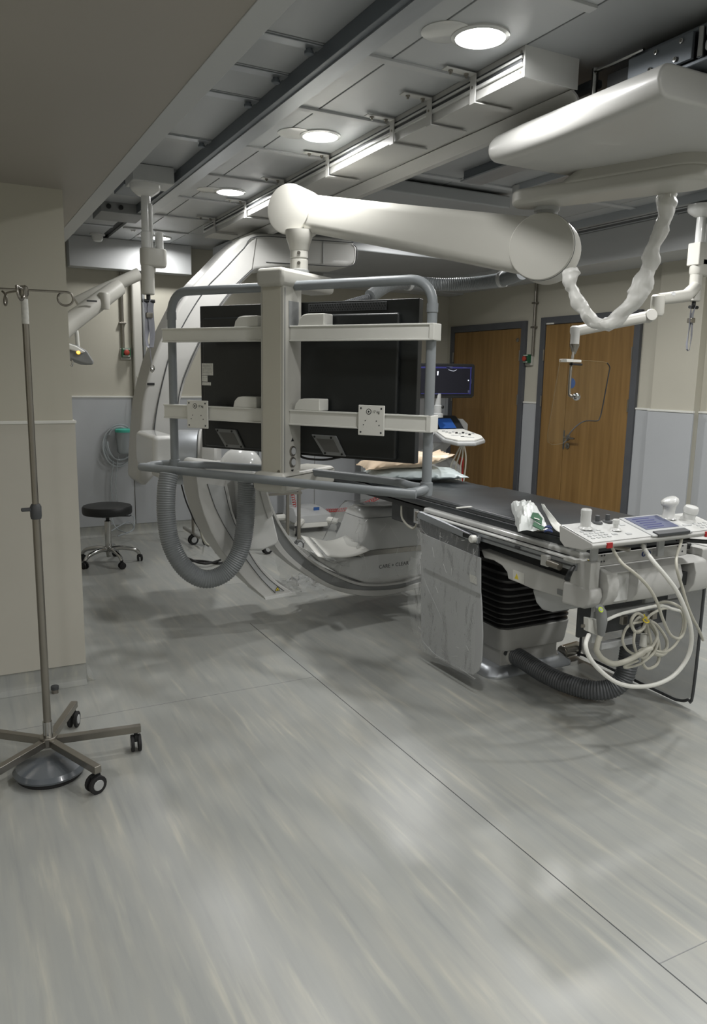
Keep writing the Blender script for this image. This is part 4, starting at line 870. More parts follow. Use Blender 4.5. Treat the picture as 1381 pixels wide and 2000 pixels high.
top = [at(a, b, z=1.06) for a, b in [(846, 840), (900, 836), (944, 852), (948, 857), (930, 862), (893, 862), (866, 856)]]
obj('console_rim', MB().prism([p-Z*.035 for p in top], (0, 0, .03)), 'lgrey', US, .012, 3)
obj('control_deck', MB().prism([top[0].lerp(sum(top, V())/7, .06) + V((0, 0, -.005))] + [p.lerp(sum(top, V())/7, .1)-Z*.005 for p in top[1:]], (0, 0, .012)), 'wpaper', US, .004)
obj('touch_panel', MB().prism([at(845, 813, y=5.62), at(892, 814, y=5.62), at(908, 839, y=5.5), at(856, 842, y=5.5)], (0, .03, .01)), 'black', US, .004)
obj('touch_screen', MB().prism([at(852, 817, y=5.605), at(880, 817, y=5.605), at(892, 836, y=5.49), at(860, 837, y=5.49)], (0, .004, .0)), 'scrb', US)
cen = sum(top, V())/7
for i in range(10):
    c = at(866+i*6.4, 844+(i % 3)*1.2+i*.5, z=1.065); obj('control_knob', MB().lathe(c, (0, 0, 1), [(.011, 0), (.010, .014)], 12), 'black' if i in (4, 6, 8) else 'lgrey', US)
for i in range(7):
    c = at(884+i*6.5, 851+i*.8, z=1.065); obj('control_knob', MB().lathe(c, (0, 0, 1), [(.014, 0), (.012, .006)], 12), 'black' if i == 3 else 'gloss' if i == 2 else 'lgrey', US)
obj('probe_holder', uq([(896, 818), (905, 818), (915, 828), (914, 842), (906, 838)], 5.6, .08), 'lgrey', US, .01)
obj('probe', MB().lathe(at(849, 848, y=5.42), (0, 0, 1), [(.014, 0), (.018, .03), (.012, .08)], 12), 'wpaper', US)
obj('side_cables', MB().tube(smooth_path([at(p, q, y=5.4) for p, q in ((848, 845), (840, 860), (846, 875), (838, 890), (844, 905))], 5), .012, 8), 'lgrey', US)
for i, x in enumerate((899, 912, 925)): obj('cable_hook', MB().obox(at(x+3, 867-i, y=5.35), (.02, 0, 0), (0, .015, 0), (0, 0, .012)), 'black', US, .004)
for i, dx in enumerate((-4, -1, 2, 5)):
    obj('probe_cable', MB().tube(smooth_path([at(903+dx*.6, 869, y=5.35), at(899+dx*2.2, 890, y=5.34), at(896+dx*3.2-3, 915, y=5.33), at(900+dx*1.5-2, 940, y=5.33)], 6), .0065, 8), 'cable', US)
obj('support_arm', MB().prism([at(832, 886, y=5.6), at(862, 866, y=5.6), at(884, 866, y=5.6), at(872, 880, y=5.6), at(835, 902, y=5.6)], (0, .14, 0)), 'lgrey', US, .012)
obj('machine_body', MB().rings([rrect(3.84, 5.85, .20, .26, .06, .25), rrect(3.84, 5.85, .2, .26, .06, .72), rrect(3.82, 5.85, .15, .2, .06, .80)]), 'lgrey', US, .01)
obj('red_side_stripe', MB().box((4.035, 5.62, .45), (4.05, 5.66, .80)), 'cabler', US)
obj('wheel_base', MB().rings([rrect(3.84, 5.8, .26, .34, .08, .10), rrect(3.84, 5.8, .24, .32, .08, .25)]), 'grey', US, .01)
for x, y in ((3.64, 5.52), (4.04, 5.52), (3.64, 6.08), (4.04, 6.08)): castor(US, (x, y, .12), .06, (0, 1), w=.022)
t = thing('wall_console', 'pale stacked cabinet boxes between the display and the right frame tube', 'cabinet', (3.8, 6.6, .9))
obj('top_box', slab_y([(805, 735), (824, 735), (824, 752), (805, 752)], 6.6, 6.9), 'wpaper', t, .004)
obj('drawer_front', slab_y([(804, 757), (833, 757), (833, 770), (804, 770)], 6.55, 6.95), 'lgrey', t, .004)
obj('cabinet_body', MB().box((3.75, 6.62, .02), (4.18, 7.0, 1.32)), 'lgrey', t, .006)

# ---------------- examination table ----------------
TB = thing('examination_table', 'long black-padded X-ray table on a bellows pedestal, right of centre', 'examination table', (2.6, 3.2, 0))
obj('floor_plate', MB().rings([rrect(2.62, 3.26, .285, .33, .07, .0), rrect(2.62, 3.26, .285, .33, .07, .012), rrect(2.62, 3.26, .25, .30, .07, .045), rrect(2.62, 3.26, .24, .29, .07, .05)]), 'alu', TB, ang=50)
obj('foot_bar', MB().tube([V((2.86, 3.0, .05)), V((3.0, 3.02, .05))], .035, 14), 'steel', TB, .01)
pb = obj('pedestal_base', MB().box((2.425, 2.975, .045), (2.80, 3.5, .135)), 'white', TB, .006)
obj('socket', MB().lathe((2.50, 2.975, .085), (0, -1, 0), [(.022, 0), (.022, .006), (.014, .007), (.014, .003)], 20), 'greyd', pb)
obj('socket', MB().lathe((2.455, 2.975, .115), (0, -1, 0), [(.012, 0), (.012, .004)], 12), 'greyd', pb)
obj('base_print', MB().box((2.545, 2.9735, .085), (2.575, 2.975, .10)), 'text', pb)
obj('pedestal_cover', MB().rings([rrect(2.635, 3.24, .215, .285, .05, .13), rrect(2.635, 3.24, .22, .29, .05, .15), rrect(2.635, 3.24, .232, .30, .05, .25)]), 'white', TB, .004)
R = []; z = .25; i = 0
while z < .655:
    f = (z-.25)/.4; g = .235+.02*f; q_ = .30+.03*f
    tilt = .0
    for dz, k in ((0, .0), (.006, .0), (.014, -.03), (.022, -.03)):
        if dz*(1+f) + z < .68: R.append(rrect(2.64, 3.25, g+k, q_+k, .06, z+dz*(1+1.2*f)))
    z += .024*(1+1.2*f)
obj('bellows', MB().rings(R), 'bellow', TB, ang=40)
obj('table_frame', MB().box((2.30, 2.35, .665), (2.86, 3.9, .775)), 'greyd', TB, .01)
obj('table_core', MB().box((2.27, 2.255, .775), (2.87, 4.66, .800)), 'black', TB, .004)
obj('white_longeron', MB().box((2.232, 2.26, .765), (2.30, 3.45, .812)), 'gloss', TB, .012, 3)
obj('white_longeron', MB().box((2.845, 2.26, .765), (2.90, 3.45, .812)), 'gloss', TB, .012, 3)
# mattress
m_ = MB().rings([rrect(2.565, 3.46, .30, 1.205, .03, .806, 4), rrect(2.565, 3.46, .305, 1.21, .035, .818, 4), rrect(2.565, 3.46, .305, 1.21, .035, .838, 4), rrect(2.565, 3.46, .30, 1.205, .035, .845, 4)])
mt = obj('mattress', m_, 'leather', TB, .006, 2)
obj('overlay_pad', MB().rings([rrect(2.565, 2.93, .302, .68, .03, .844, 4), rrect(2.565, 2.93, .306, .684, .03, .862, 4), rrect(2.565, 2.93, .296, .672, .03, .870, 4)]), 'leather', mt, .006, 2)
obj('head_overlay', MB().grid(lambda u, v: V((2.26+.61*u, 3.6+1.04*v, .848))+nz((u*2, v*5, 0), 2.2, .006)+nz((u*3, v*12, 3), 2.2, .004)+Z*.007, 30, 60), 'leather', mt)
# left accessory rail
ar = obj('accessory_rail', MB().box((2.196, 2.262, .742), (2.212, 3.462, .778)), 'alu', TB, .002, 1)
obj('rail_groove', MB().box((2.193, 2.262, .757), (2.197, 3.46, .763)), 'greyd', ar); obj('rail_back', MB().box((2.212, 2.262, .735), (2.235, 3.45, .79)), 'white', TB, .004)
obj('rail_end', MB().box((2.192, 3.45, .738), (2.24, 3.468, .790)), 'steel', ar, .003)
obj('rail_lip', MB().box((2.190, 2.30, .782), (2.232, 3.42, .790)), 'gloss', TB, .002)
obj('right_rail', MB().box((2.93, 2.26, .742), (2.948, 3.46, .778)), 'alu', TB, .002, 1)
for y in (2.62, 2.36): pass
obj('rail_slot', MB().box((2.190, 2.60, .765), (2.197, 2.63, .772)), 'greyd', ar)
# white side skirt and grey tray below it
sk = [(939, 1073), (1000, 1096), (1062, 1118), (1125, 1140), (1125, 1178), (1090, 1166), (1040, 1151), (1010, 1138), (992, 1131), (990, 1118), (980, 1105), (964, 1095), (945, 1090)]
obj('side_skirt', slab_x(sk, 2.216, 2.27), 'white', TB, .006, 2)
tr_ = [(1038, 1150), (1046, 1178), (1058, 1192), (1076, 1196), (1132, 1186), (1120, 1158)]
obj('grey_tray', slab_x(tr_, 2.226, 2.50), 'lgrey', TB, .012, 3)
obj('skirt_slot', slab_x([(1088, 1150), (1118, 1161), (1118, 1172), (1088, 1160)], 2.211, 2.218), 'grey', TB)
s = obj('warning_label', slab_x([(1002, 1113), (1023, 1120), (1023, 1141), (1002, 1133)], 2.2145, 2.217), 'wpaper', TB)
o = at(1009, 1131, x=2.2145); obj('yellow_sign', MB().prism([o+V((0, .014, 0)), o-V((0, .014, 0)), o+Z*.026], (-.0006, 0, 0)), 'yellow', s)
warn(TB, at(1107, 1157, x=2.2145), (0, -1, 0), (0, 0, 1), .015, (-1, 0, 0))
# clamp knobs and end clamp
obj('clamp_knob', MB().lathe((2.196, 2.90, .752), (-1, 0, 0), [(.012, 0), (.012, .02), (.018, .022), (.018, .045), (.014, .05)], 16), 'wpaper', TB); obj('clamp_block', MB().box((2.165, 2.93, .745), (2.20, 2.99, .768)), 'black', TB, .003)
cb = obj('rail_clamp', MB().box((2.178, 2.40, .728), (2.200, 2.445, .775)), 'white', TB, .003); obj('clamp_cylinder', MB().cyl((2.182, 2.33, .745), (2.182, 2.40, .748), .015, n=16), 'steel', cb)
obj('locking_lever', MB().tube([(2.19, 2.26, .762), (2.15, 2.235, .752), (2.10, 2.20, .735)], [.008, .010, .011], 12), 'black', TB)
obj('rail_cap', MB().box((2.186, 2.25, .775), (2.235, 2.32, .792)), 'white', TB, .003)
# end housing
eh = [(2.36, .765), (2.235, .765), (2.215, .760), (2.215, .70), (2.205, .665), (2.215, .63), (2.245, .605), (2.29, .595), (2.50, .60), (2.50, .765)]
def px_x(poly, x0, x1): return MB().prism([(x0, y, z) for y, z in poly], (x1-x0, 0, 0))
obj('corner_block', px_x([(2.30, .79), (2.195, .79), (2.19, .785), (2.19, .68), (2.30, .68)], 2.212, 2.262), 'white', TB, .006, 3)
obj('corner_block', px_x([(2.30, .79), (2.195, .79), (2.19, .785), (2.19, .68), (2.30, .68)], 2.86, 2.91), 'white', TB, .006, 3)
obj('end_bumper', px_x([(2.30, .685), (2.18, .685), (2.172, .65), (2.185, .615), (2.215, .595), (2.34, .585), (2.34, .68)], 2.208, 2.275), 'white', TB, .012, 3)
obj('end_bumper', px_x([(2.30, .685), (2.18, .685), (2.172, .65), (2.185, .615), (2.215, .595), (2.34, .585), (2.34, .68)], 2.86, 2.93), 'white', TB, .012, 3)
hs_ = [(2.36, .755), (2.20, .755), (2.165, .742), (2.150, .70), (2.155, .65), (2.18, .61), (2.22, .592), (2.36, .588)]
for x0, x1 in ((2.275, 2.335), (2.44, 2.70), (2.78, 2.86)): obj('end_housing', px_x(hs_, x0, x1), 'white', TB, .004, 2)
hr = [(2.36, .755), (2.20, .755), (2.195, .61), (2.22, .592), (2.36, .588)]
obj('housing_recess', px_x([(2.36, .755), (2.20, .755), (2.20, .61), (2.22, .592), (2.36, .588)], 2.334, 2.441), 'gloss', TB, .003)
obj('housing_recess', px_x([(2.36, .755), (2.23, .755), (2.23, .61), (2.24, .592), (2.36, .588)], 2.699, 2.781), 'greyd', TB, .003)
obj('recess_plug', MB().box((2.72, 2.18, .64), (2.765, 2.24, .70)), 'black', TB, .003)
obj('housing_top', px_x([(2.24, .757), (2.20, .757), (2.168, .745), (2.165, .741), (2.20, .752), (2.24, .752)], 2.30, 2.86), 'white', TB, .001, 1)
bp = obj('end_plate', MB().box((2.28, 2.238, .757), (2.82, 2.246, .806)), 'white', TB, .002, 1)
for x in (2.315, 2.33, 2.76, 2.79):
    for z in (.775, .80): obj('screw', MB().lathe((x, 2.238, z), (0, -1, 0), [(.004, 0), (.004, .002)], 8), 'greyd', bp)
for x in (2.555, 2.585): k = obj('round_sign', MB().lathe((x, 2.238, .785), (0, -1, 0), [(.012, 0), (.012, .0008)], 20), 'navy', bp); obj('sign_mark', MB().box((x-.002, 2.2365, .779), (x+.002, 2.2372, .792)), 'wpaper', k)
for x in (2.62, 2.655): obj('small_sign', MB().box((x-.012, 2.237, .779), (x+.012, 2.2385, .793)), 'lgrey', bp)
warn(TB, (2.237, 2.22, .7905), (1, 0, 0), (0, 1, 0), .012, (0, 0, 1))
obj('under_mount', MB().box((2.36, 2.30, .40), (2.42, 2.32, .60)), 'lgrey', TB, .003); obj('under_mount', MB().box((2.66, 2.30, .45), (2.72, 2.32, .60)), 'lgrey', TB, .003)
obj('cross_rail', MB().box((2.36, 2.285, .505), (2.90, 2.305, .540)), 'grey', TB, .003)
obj('rear_plate', MB().box((2.40, 2.42, .38), (2.95, 2.44, .60)), 'greyd', TB, .003)
for x in (2.50, 2.60, 2.68): obj('cable_clip', MB().box((x, 2.27, .47), (x+.03, 2.29, .51)), 'steel', TB, .003)
obj('lower_bracket', MB().box((2.42, 2.3, .36), (2.62, 2.33, .39)), 'lgrey', TB, .004)
ph = [V((2.46, 2.98, .10)), V((2.50, 2.90, .09)), V((2.53, 2.78, .07)), V((2.56, 2.64, .058)), V((2.62, 2.52, .058)), V((2.69, 2.46, .085)), V((2.73, 2.44, .15)), V((2.75, 2.44, .27)), V((2.74, 2.42, .38))]
obj('cable_hose', corrugated([V((2.515, 2.985, .095)), V((2.52, 2.92, .09)), *ph[2:]], .047, .0125, .004, 22), 'hosed', TB)
obj('hose_flange', MB().lathe((2.515, 2.99, .095), (0, -1, 0), [(.055, 0), (.055, .02)], 24), 'wpaper', TB)
# dark accessories under the far end
obj('arm_pad', MB().tube([at(783, 990, y=4.0), at(805, 1004, y=3.9), at(822, 1010, y=3.8)], [.03, .04, .035], 12), 'leather', TB)
obj('far_bracket', MB().box((2.27, 3.55, .70), (2.31, 3.60, .78)), 'lgrey', TB)
obj('far_cable', MB().tube(smooth_path([(2.28, 3.75, .77), (2.27, 3.72, .70), (2.28, 3.62, .66), (2.29, 3.58, .72)], 5), .006, 8), 'cable', TB)

# ---------------- things on the table ----------------
def pillow(name, label, m, c, ax_, w_, l_, h, s, lift=0):
    t = thing(name, label, 'pillow', c); a = V((math.cos(ax_), math.sin(ax_), 0)); b = V((-a.y, a.x, 0)); mb = MB(); bm = mb.bm
    N_ = 26; top = []; bot = []
    for sg, L_ in ((1, top), (-1, bot)):
        for i in range(N_+1):
            row = []
            for j in range(N_+1):
                u = i/N_*2-1; v = j/N_*2-1; f = max(0, (1-abs(u)**2.6))*max(0, (1-abs(v)**2.6)); f = f**.55
                pin = 1-.08*(1-abs(v)**2) if abs(u) > .98 else 1
                mid = h*.38+lift*max(0, u)**2*h
                p = V(c)+a*(u*l_*(1-.07*(1-v*v)*abs(u)**3))+b*(v*w_*(1-.07*(1-u*u)*abs(v)**3))+Z*(mid+(h-mid)*f if sg > 0 else mid*(1-f)+.002+lift*h*.8*max(0, u)**2*f)-Z*(lift*.075*max(0, -u-.15)**1.5)
                p += (nz((u*1.5, v*1.5, sg+s), 2.2, .016*f)+nz((u*4, v*2, s), 2.5, .008))*(1 if sg > 0 else .15)
                row.append(bm.verts.new(p))
            L_.append(row)
        for i in range(N_):
            for j in range(N_): bm.faces.new((L_[i][j], L_[i+1][j], L_[i+1][j+1], L_[i][j+1]))
    bmesh.ops.remove_doubles(bm, verts=bm.verts, dist=.004)
    obj('pillow_case', mb, m, t, ang=80)
pillow('pillow', 'pale blue-white plastic covered pillow lying flat on the table head', 'pil2', (2.60, 4.13, .862), -.35, .17, .31, .085, 1)
pillow('pillow', 'peach coloured pillow lying on top of the pale blue one', 'pil1', (2.52, 4.13, .942), -.28, .16, .28, .095, 5, .6)
t = thing('pen', 'thin white pen lying on the black mattress', 'pen', (2.42, 3.22, .872))
obj('barrel', MB().tube([at(891, 992, z=.876), at(920, 990, z=.876)], .004, 8), 'wpaper', t); obj('tip', MB().tube([at(920, 990, z=.876), at(923, 990, z=.876)], [.004, .001], 8), 'lgrey', t)
t = thing('wrapper_bag', 'crumpled white wrapper with green print lying on the table', 'wrapper', (2.50, 2.66, .872))
bq = [(1003, 985), (1012, 981), (1030, 985), (1037, 1000), (1052, 1015), (1060, 1030), (1045, 1037), (1030, 1035), (1016, 1025), (1012, 1010)]
cb_ = [at(a, b, z=.90) for a, b in bq]; cc_ = sum(cb_, V())/len(cb_)
wq = [at(a, b, z=.885) for a, b in ((1000, 988), (1042, 986), (1072, 1030), (1012, 1030))]
def wrapf(u, v):
    p = wq[0].lerp(wq[3], v).lerp(wq[1].lerp(wq[2], v), u); e = min(u, 1-u, v, 1-v)*2
    r = noise.noise(V((u*3, v*3, 1)))+.5*noise.noise(V((u*9, v*9, 2)))
    return p+Z*(-.014+.058*min(1, e*2.2)**.6+.028*r*min(1, e*3)+.03*max(0, .35-v)*(1-u)*2.5)+nz((u*4, v*4, 7), 1.5, .008)
obj('wrapper_body', MB().grid(wrapf, 16, 16), 'bag', t, ang=12)
obj('green_print', MB().prism([at(a, b, z=.925) for a, b in ((1040, 1002), (1052, 1004), (1060, 1014), (1058, 1026), (1046, 1018), (1036, 1012))], (0, 0, .004)), 'green', t, .002)
obj('green_print', MB().prism([at(a, b, z=.918) for a, b in ((1043, 1020), (1064, 1031), (1058, 1037), (1040, 1028))], (0, 0, .004)), 'green', t, .002)
obj('print_line', MB().prism([at(a, b, z=.931) for a, b in ((1043, 1011), (1053, 1014), (1054, 1016), (1044, 1013))], (0, 0, .001)), 'wpaper', t)
t = thing('paper_wrap', 'long curling strip of white wrapping paper between wrapper and console', 'wrapper', (2.5, 2.5, .875))
def pw(u, v):
    A_ = smooth_path([at(1057, 985, z=.90), at(1068, 1010, z=.88), at(1083, 1034, z=.877), at(1112, 1052, z=.90)], 8); B_ = smooth_path([at(1062, 986, z=.93), at(1080, 1010, z=.90), at(1100, 1028, z=.88), at(1128, 1038, z=.89)], 8)
    i = min(int(u*24), 24); return A_[i].lerp(B_[i], v)+nz((u*3, v*3, 0), 2, .004)+Z*.002
obj('paper_strip', MB().grid(pw, 24, 6), 'wpaper', t, solid=.001, ang=60)
t = thing('scissors', 'small scissors with dark blue handles lying on the wrapper', 'scissors', (2.42, 2.45, .88))
for a, b in ((1070, 1030), (1071, 1037)):
    c = at(a, b, z=.893); obj('handle_ring', MB().tube([c+V((.017*math.cos(k*.52), .012*math.sin(k*.52), .004*math.sin(k))) for k in range(12)], .0035, 8, closed=True), 'navy', t)
obj('blade', MB().tube([at(1066, 1031, z=.893), at(1050, 1027, z=.897)], .003, 6), 'steel', t); obj('blade', MB().tube([at(1066, 1036, z=.893), at(1048, 1036, z=.890)], .003, 6), 'steel', t)

# ---------------- control console ----------------
CO = thing('control_console', 'white table-side control console with joysticks and touchscreen', 'control console', (2.42, 2.12, .93))
xa, xb = 2.075, 2.80
pr = [(2.235, .938), (2.232, .945), (2.06, .907), (2.052, .898), (2.058, .888), (2.10, .872), (2.20, .865), (2.228, .885)]
obj('console_body', px_x(pr, xa, xb), 'white', CO, .006, 3)
ts = V((0, -.172, -.038)).normalized(); tn = V((0, -.038, .172)).normalized()
def TP(x, s, h=0): return V((x, 2.232, .945))+ts*s+tn*h     # on the sloping top: x along, s down the slope
def tbox(mb, x0, x1, s0, s1, h): return mb.obox((TP(x0, s0)+TP(x1, s1))/2+tn*(h/2), ((x1-x0)/2, 0, 0), ts*((s1-s0)/2), tn*(h/2))
obj('top_plate', tbox(MB(), xa+.004, 2.395, .004, .176, .004), 'gloss', CO, .003); obj('top_plate', tbox(MB(), 2.60, xb-.004, .004, .176, .004), 'gloss', CO, .003)
sb = obj('screen_frame', tbox(MB(), 2.385, 2.61, .0, .185, .008), 'lgrey', CO, .003); obj('touch_screen', tbox(MB(), 2.405, 2.59, .012, .13, .0095), 'scrl', sb); obj('wrist_bar', tbox(MB(), 2.41, 2.59, .155, .188, .014), 'greyd', sb, .003)
for i in range(5): obj('screen_row', tbox(MB(), 2.43, 2.52+.01*(i % 2), .03+.02*i, .034+.02*i, .0105), 'scrv', sb)
def knob(name, x, s, prof, m, p=CO): return obj(name, MB().lathe(TP(x, s, .004), tn if name != 'joystick' else (0, 0, 1), prof, 24), m, p)
knob('joystick', 2.15, .06, [(.03, 0), (.026, .006), (.020, .010), (.0195, .055), (.0205, .058), (.0205, .074), (.017, .078)], 'gloss')
knob('joystick', 2.275, .095, [(.024, 0), (.02, .005), (.010, .008), (.010, .022), (.013, .024), (.013, .04), (.010, .043)], 'gloss')
knob('joystick', 2.25, .02, [(.022, 0), (.018, .006), (.009, .008), (.009, .030), (.0, .032)], 'greyd'); knob('joystick', 2.305, .02, [(.022, 0), (.018, .006), (.009, .008), (.009, .030), (.0, .032)], 'greyd')
g1 = TP(2.63, .04, .004)
R = []
for h, r, dx in ((0, .034, 0), (.01, .026, 0), (.03, .023, 0), (.05, .026, .002), (.06, .032, .004), (.068, .034, .002), (.078, .032, 0), (.084, .022, 0)):
    R.append([g1+V((dx+r*math.cos(a)*(1.12 if h > .05 else 1), r*math.sin(a), h+.008*(math.cos(a) if h > .05 else 0))) for a in [k*2*PI/24 for k in range(24)]])
obj('control_grip', MB().rings(R), 'gloss', CO, ang=60)
knob('control_grip', 2.715, .07, [(.034, 0), (.026, .008), (.026, .03), (.031, .034), (.031, .05), (.026, .058), (.01, .062)], 'gloss')
k = []
for i in range(4):
    for j in range(4): k.append((2.11+.028*i+(.09 if j == 0 else 0)*0, .085+.02*j))
for x, s in k: obj('button', tbox(MB(), x-.008, x+.008, s-.005, s+.005, .0065), 'lgrey', CO, .001, 1)
for i in range(3):
    for j in range(3): obj('button', tbox(MB(), 2.70+.03*i-.008, 2.70+.03*i+.008, .115+.02*j-.005, .115+.02*j+.005, .0065), 'lgrey', CO, .001, 1)
for x, s in ((2.235, .13), (2.30, .14), (2.345, .06), (2.64, .12), (2.66, .12)): obj('button', tbox(MB(), x-.012, x+.012, s-.007, s+.007, .0065), 'lgrey', CO, .001, 1)
for x in (2.16, 2.70):
    o = V((x, 2.05, .893)); obj('red_switch', MB().obox(V((x, 2.053, .894)), (.014, 0, 0), (0, .004, 0), (0, 0, .011)), 'cabler', CO, .002)
obj('stop_button', MB().lathe((2.115, 2.15, .868), (0, 0, -1), [(.02, 0), (.02, .012)], 16), 'lgrey', CO)
for x in (2.245, 2.62): obj('support_post', MB().box((x-.018, 2.205, .775), (x+.018, 2.217, .878)), 'lgrey', CO, .002)
obj('mount_lever', MB().tube([(2.64, 2.15, .858), (2.74, 2.10, .850), (2.79, 2.07, .848)], .009, 10), 'black', CO); obj('mount_lever', MB().tube([(2.28, 2.15, .858), (2.31, 2.09, .855)], .009, 10), 'steel', CO)
def cab(name, px, r, m='cable', parent=None):
    return obj(name, MB().tube(smooth_path([at(a, b, y=c) for a, b, c in px], 8), r, 10), m, parent)
cab('console_cable', [(1192, 1060, 2.10), (1200, 1078, 2.08), (1215, 1100, 2.03), (1240, 1120, 2.0), (1265, 1145, 2.0), (1283, 1175, 2.0), (1295, 1210, 2.02), (1310, 1240, 2.04), (1328, 1246, 2.06), (1338, 1225, 2.06), (1335, 1195, 2.05), (1318, 1180, 2.05), (1295, 1176, 2.1), (1275, 1185, 2.15)], .0062, 'cable', CO)
cab('console_cable', [(1256, 1052, 2.12), (1258, 1070, 2.09), (1275, 1095, 2.02), (1300, 1125, 1.98), (1322, 1155, 1.96), (1338, 1190, 1.95), (1349, 1225, 1.95), (1350, 1260, 1.96), (1340, 1290, 1.97), (1315, 1320, 1.98), (1280, 1337, 1.99), (1240, 1341, 2.0), (1205, 1333, 2.02), (1175, 1312, 2.04), (1152, 1285, 2.06), (1144, 1260, 2.08), (1150, 1240, 2.12)], .0085, 'wpaper', CO)
obj('cable_sheath', MB().tube([at(1256, 1046, y=2.12), at(1257, 1068, y=2.10)], .012, 10), 'grey', CO)
cab('console_cable', [(1332, 1040, 2.10), (1330, 1060, 2.08), (1322, 1085, 2.04), (1322, 1110, 2.0), (1332, 1145, 2.0), (1342, 1180, 2.0), (1352, 1205, 2.02), (1365, 1230, 2.08), (1373, 1250, 2.12)], .0060, 'cable', CO)
# hand switch in its holder
t = thing('hand_switch', 'grey hand switch with a lime ring in a white bracket under the table end', 'hand switch', (2.22, 2.12, .62))
obj('holder', MB().prism([at(a, b, y=2.15) for a, b in ((1150, 1208), (1172, 1212), (1172, 1240), (1168, 1242), (1150, 1234))], (0, .03, 0)), 'wpaper', t, .003)
obj('holder_arm', MB().box(tuple(at(1137, 1227, y=2.17)), tuple(at(1152, 1216, y=2.18))), 'steel', t, .003)
obj('switch_body', MB().tube([at(1170, 1184, y=2.12), at(1174, 1195, y=2.12), at(1176, 1215, y=2.12), at(1174, 1240, y=2.13)], [.014, .021, .021, .014], 14), 'grey', t, .002)
obj('lime_ring', MB().lathe(at(1173, 1191, y=2.095), (0, -.8, .5), [(.011, 0), (.011, .003), (.006, .003)], 16), 'yel2', t); obj('switch_button', MB().lathe(at(1173, 1191, y=2.094), (0, -.8, .5), [(.006, 0), (.006, .004)], 12), 'lgrey', t)
obj('switch_sleeve', MB().tube(smooth_path([at(a, b, y=2.13) for a, b in ((1173, 1240), (1169, 1250), (1166, 1262), (1166, 1272), (1176, 1286), (1195, 1296), (1215, 1294), (1240, 1283), (1258, 1272), (1272, 1265))], 6), .0115, 12), 'cable', t)
obj('switch_cable', MB().tube(smooth_path([at(a, b, y=2.11) for a, b in ((1183, 1212), (1210, 1200), (1250, 1190), (1290, 1183), (1315, 1190), (1333, 1195), (1345, 1205))], 6), .0065, 10), 'wpaper', t)
# bundle of coiled cables
t = thing('cable_bundle', 'tied bundle of coiled pale cables hanging under the table end', 'cable bundle', (2.45, 2.15, .5))
tie = (1263, 1209)
loops = [[(1263, 1210), (1245, 1198), (1233, 1213), (1240, 1233), (1255, 1228), (1263, 1210)], [(1263, 1212), (1250, 1205), (1236, 1222), (1246, 1236), (1262, 1222), (1264, 1210)], [(1263, 1212), (1228, 1222), (1216, 1250), (1228, 1272), (1255, 1280), (1272, 1262), (1263, 1214)],
         [(1264, 1212), (1282, 1220), (1302, 1250), (1298, 1272), (1272, 1275), (1262, 1240), (1262, 1212)], [(1262, 1212), (1272, 1200), (1300, 1188), (1330, 1196), (1334, 1225), (1322, 1255), (1300, 1273), (1270, 1268)], [(1240, 1235), (1238, 1255), (1244, 1275), (1258, 1285), (1270, 1270), (1284, 1240), (1270, 1212)],
         [(1265, 1214), (1282, 1240), (1288, 1270), (1284, 1296), (1266, 1306), (1256, 1296), (1258, 1280)], [(1246, 1290), (1220, 1302), (1230, 1303), (1255, 1294), (1280, 1270), (1283, 1240), (1264, 1212)]]
for i, lp in enumerate(loops): obj('cable_coil', MB().tube(smooth_path([at(a, b, y=2.16+.012*((i*3) % 5)) for a, b in lp], 8), .0058 if i % 3 else .0068, 8), 'cable', t)
obj('twist_tie', MB().tube(smooth_path([at(a, b, y=2.14) for a, b in ((1258, 1200), (1262, 1208), (1268, 1214), (1262, 1216), (1256, 1210), (1264, 1205))], 3), .003, 6), 'yellow', t)
obj('cable_plug', MB().cyl(at(1259, 1238, y=2.2), at(1256, 1262, y=2.2), .016, n=14), 'wpaper', t); obj('plug_end', MB().cyl(at(1262, 1212, y=2.22), at(1260, 1240, y=2.22), .018, n=14), 'black', t)
obj('fat_sleeve', MB().tube(smooth_path([at(a, b, y=2.19) for a, b in ((1248, 1275), (1262, 1266), (1275, 1262), (1272, 1272), (1290, 1278), (1300, 1272))], 5), .0115, 10), 'cable', t)

# ---------------- lead curtain and screen ----------------
LC = thing('lead_curtain', 'grey lead curtain in a clear plastic bag hanging from the left table rail', 'lead curtain', (2.19, 3.15, .74))
def xo(px, x, th): return slab_x(px, x, x+th)
obj('curtain_rail', xo([(816, 1002), (818, 999), (934, 1050), (932, 1062), (816, 1012)], 2.172, .018), 'alu', LC, .002)
obj('curtain_header', xo([(820, 1010), (934, 1062), (935, 1092), (822, 1042)], 2.180, .006), 'greyd', LC)
obj('upper_flap', xo([(820, 1040), (938, 1090), (938, 1160), (826, 1108)], 2.176, .006), 'lead', LC)
cq = [(822, 1082), (880, 1106), (930, 1128), (936, 1135), (940, 1180), (942, 1240), (940, 1290), (934, 1310), (925, 1318), (905, 1312), (860, 1288), (828, 1266), (822, 1250)]
obj('lead_panel', xo(cq, 2.183, .008), 'lead', LC, .002)
obj('panel_label', xo([(917, 1121), (931, 1127), (931, 1142), (918, 1136)], 2.174, .001), 'pap', LC)
cs = [at(a, b, x=2.165) for a, b in ((815, 1008), (940, 1066), (930, 1328), (820, 1266))]
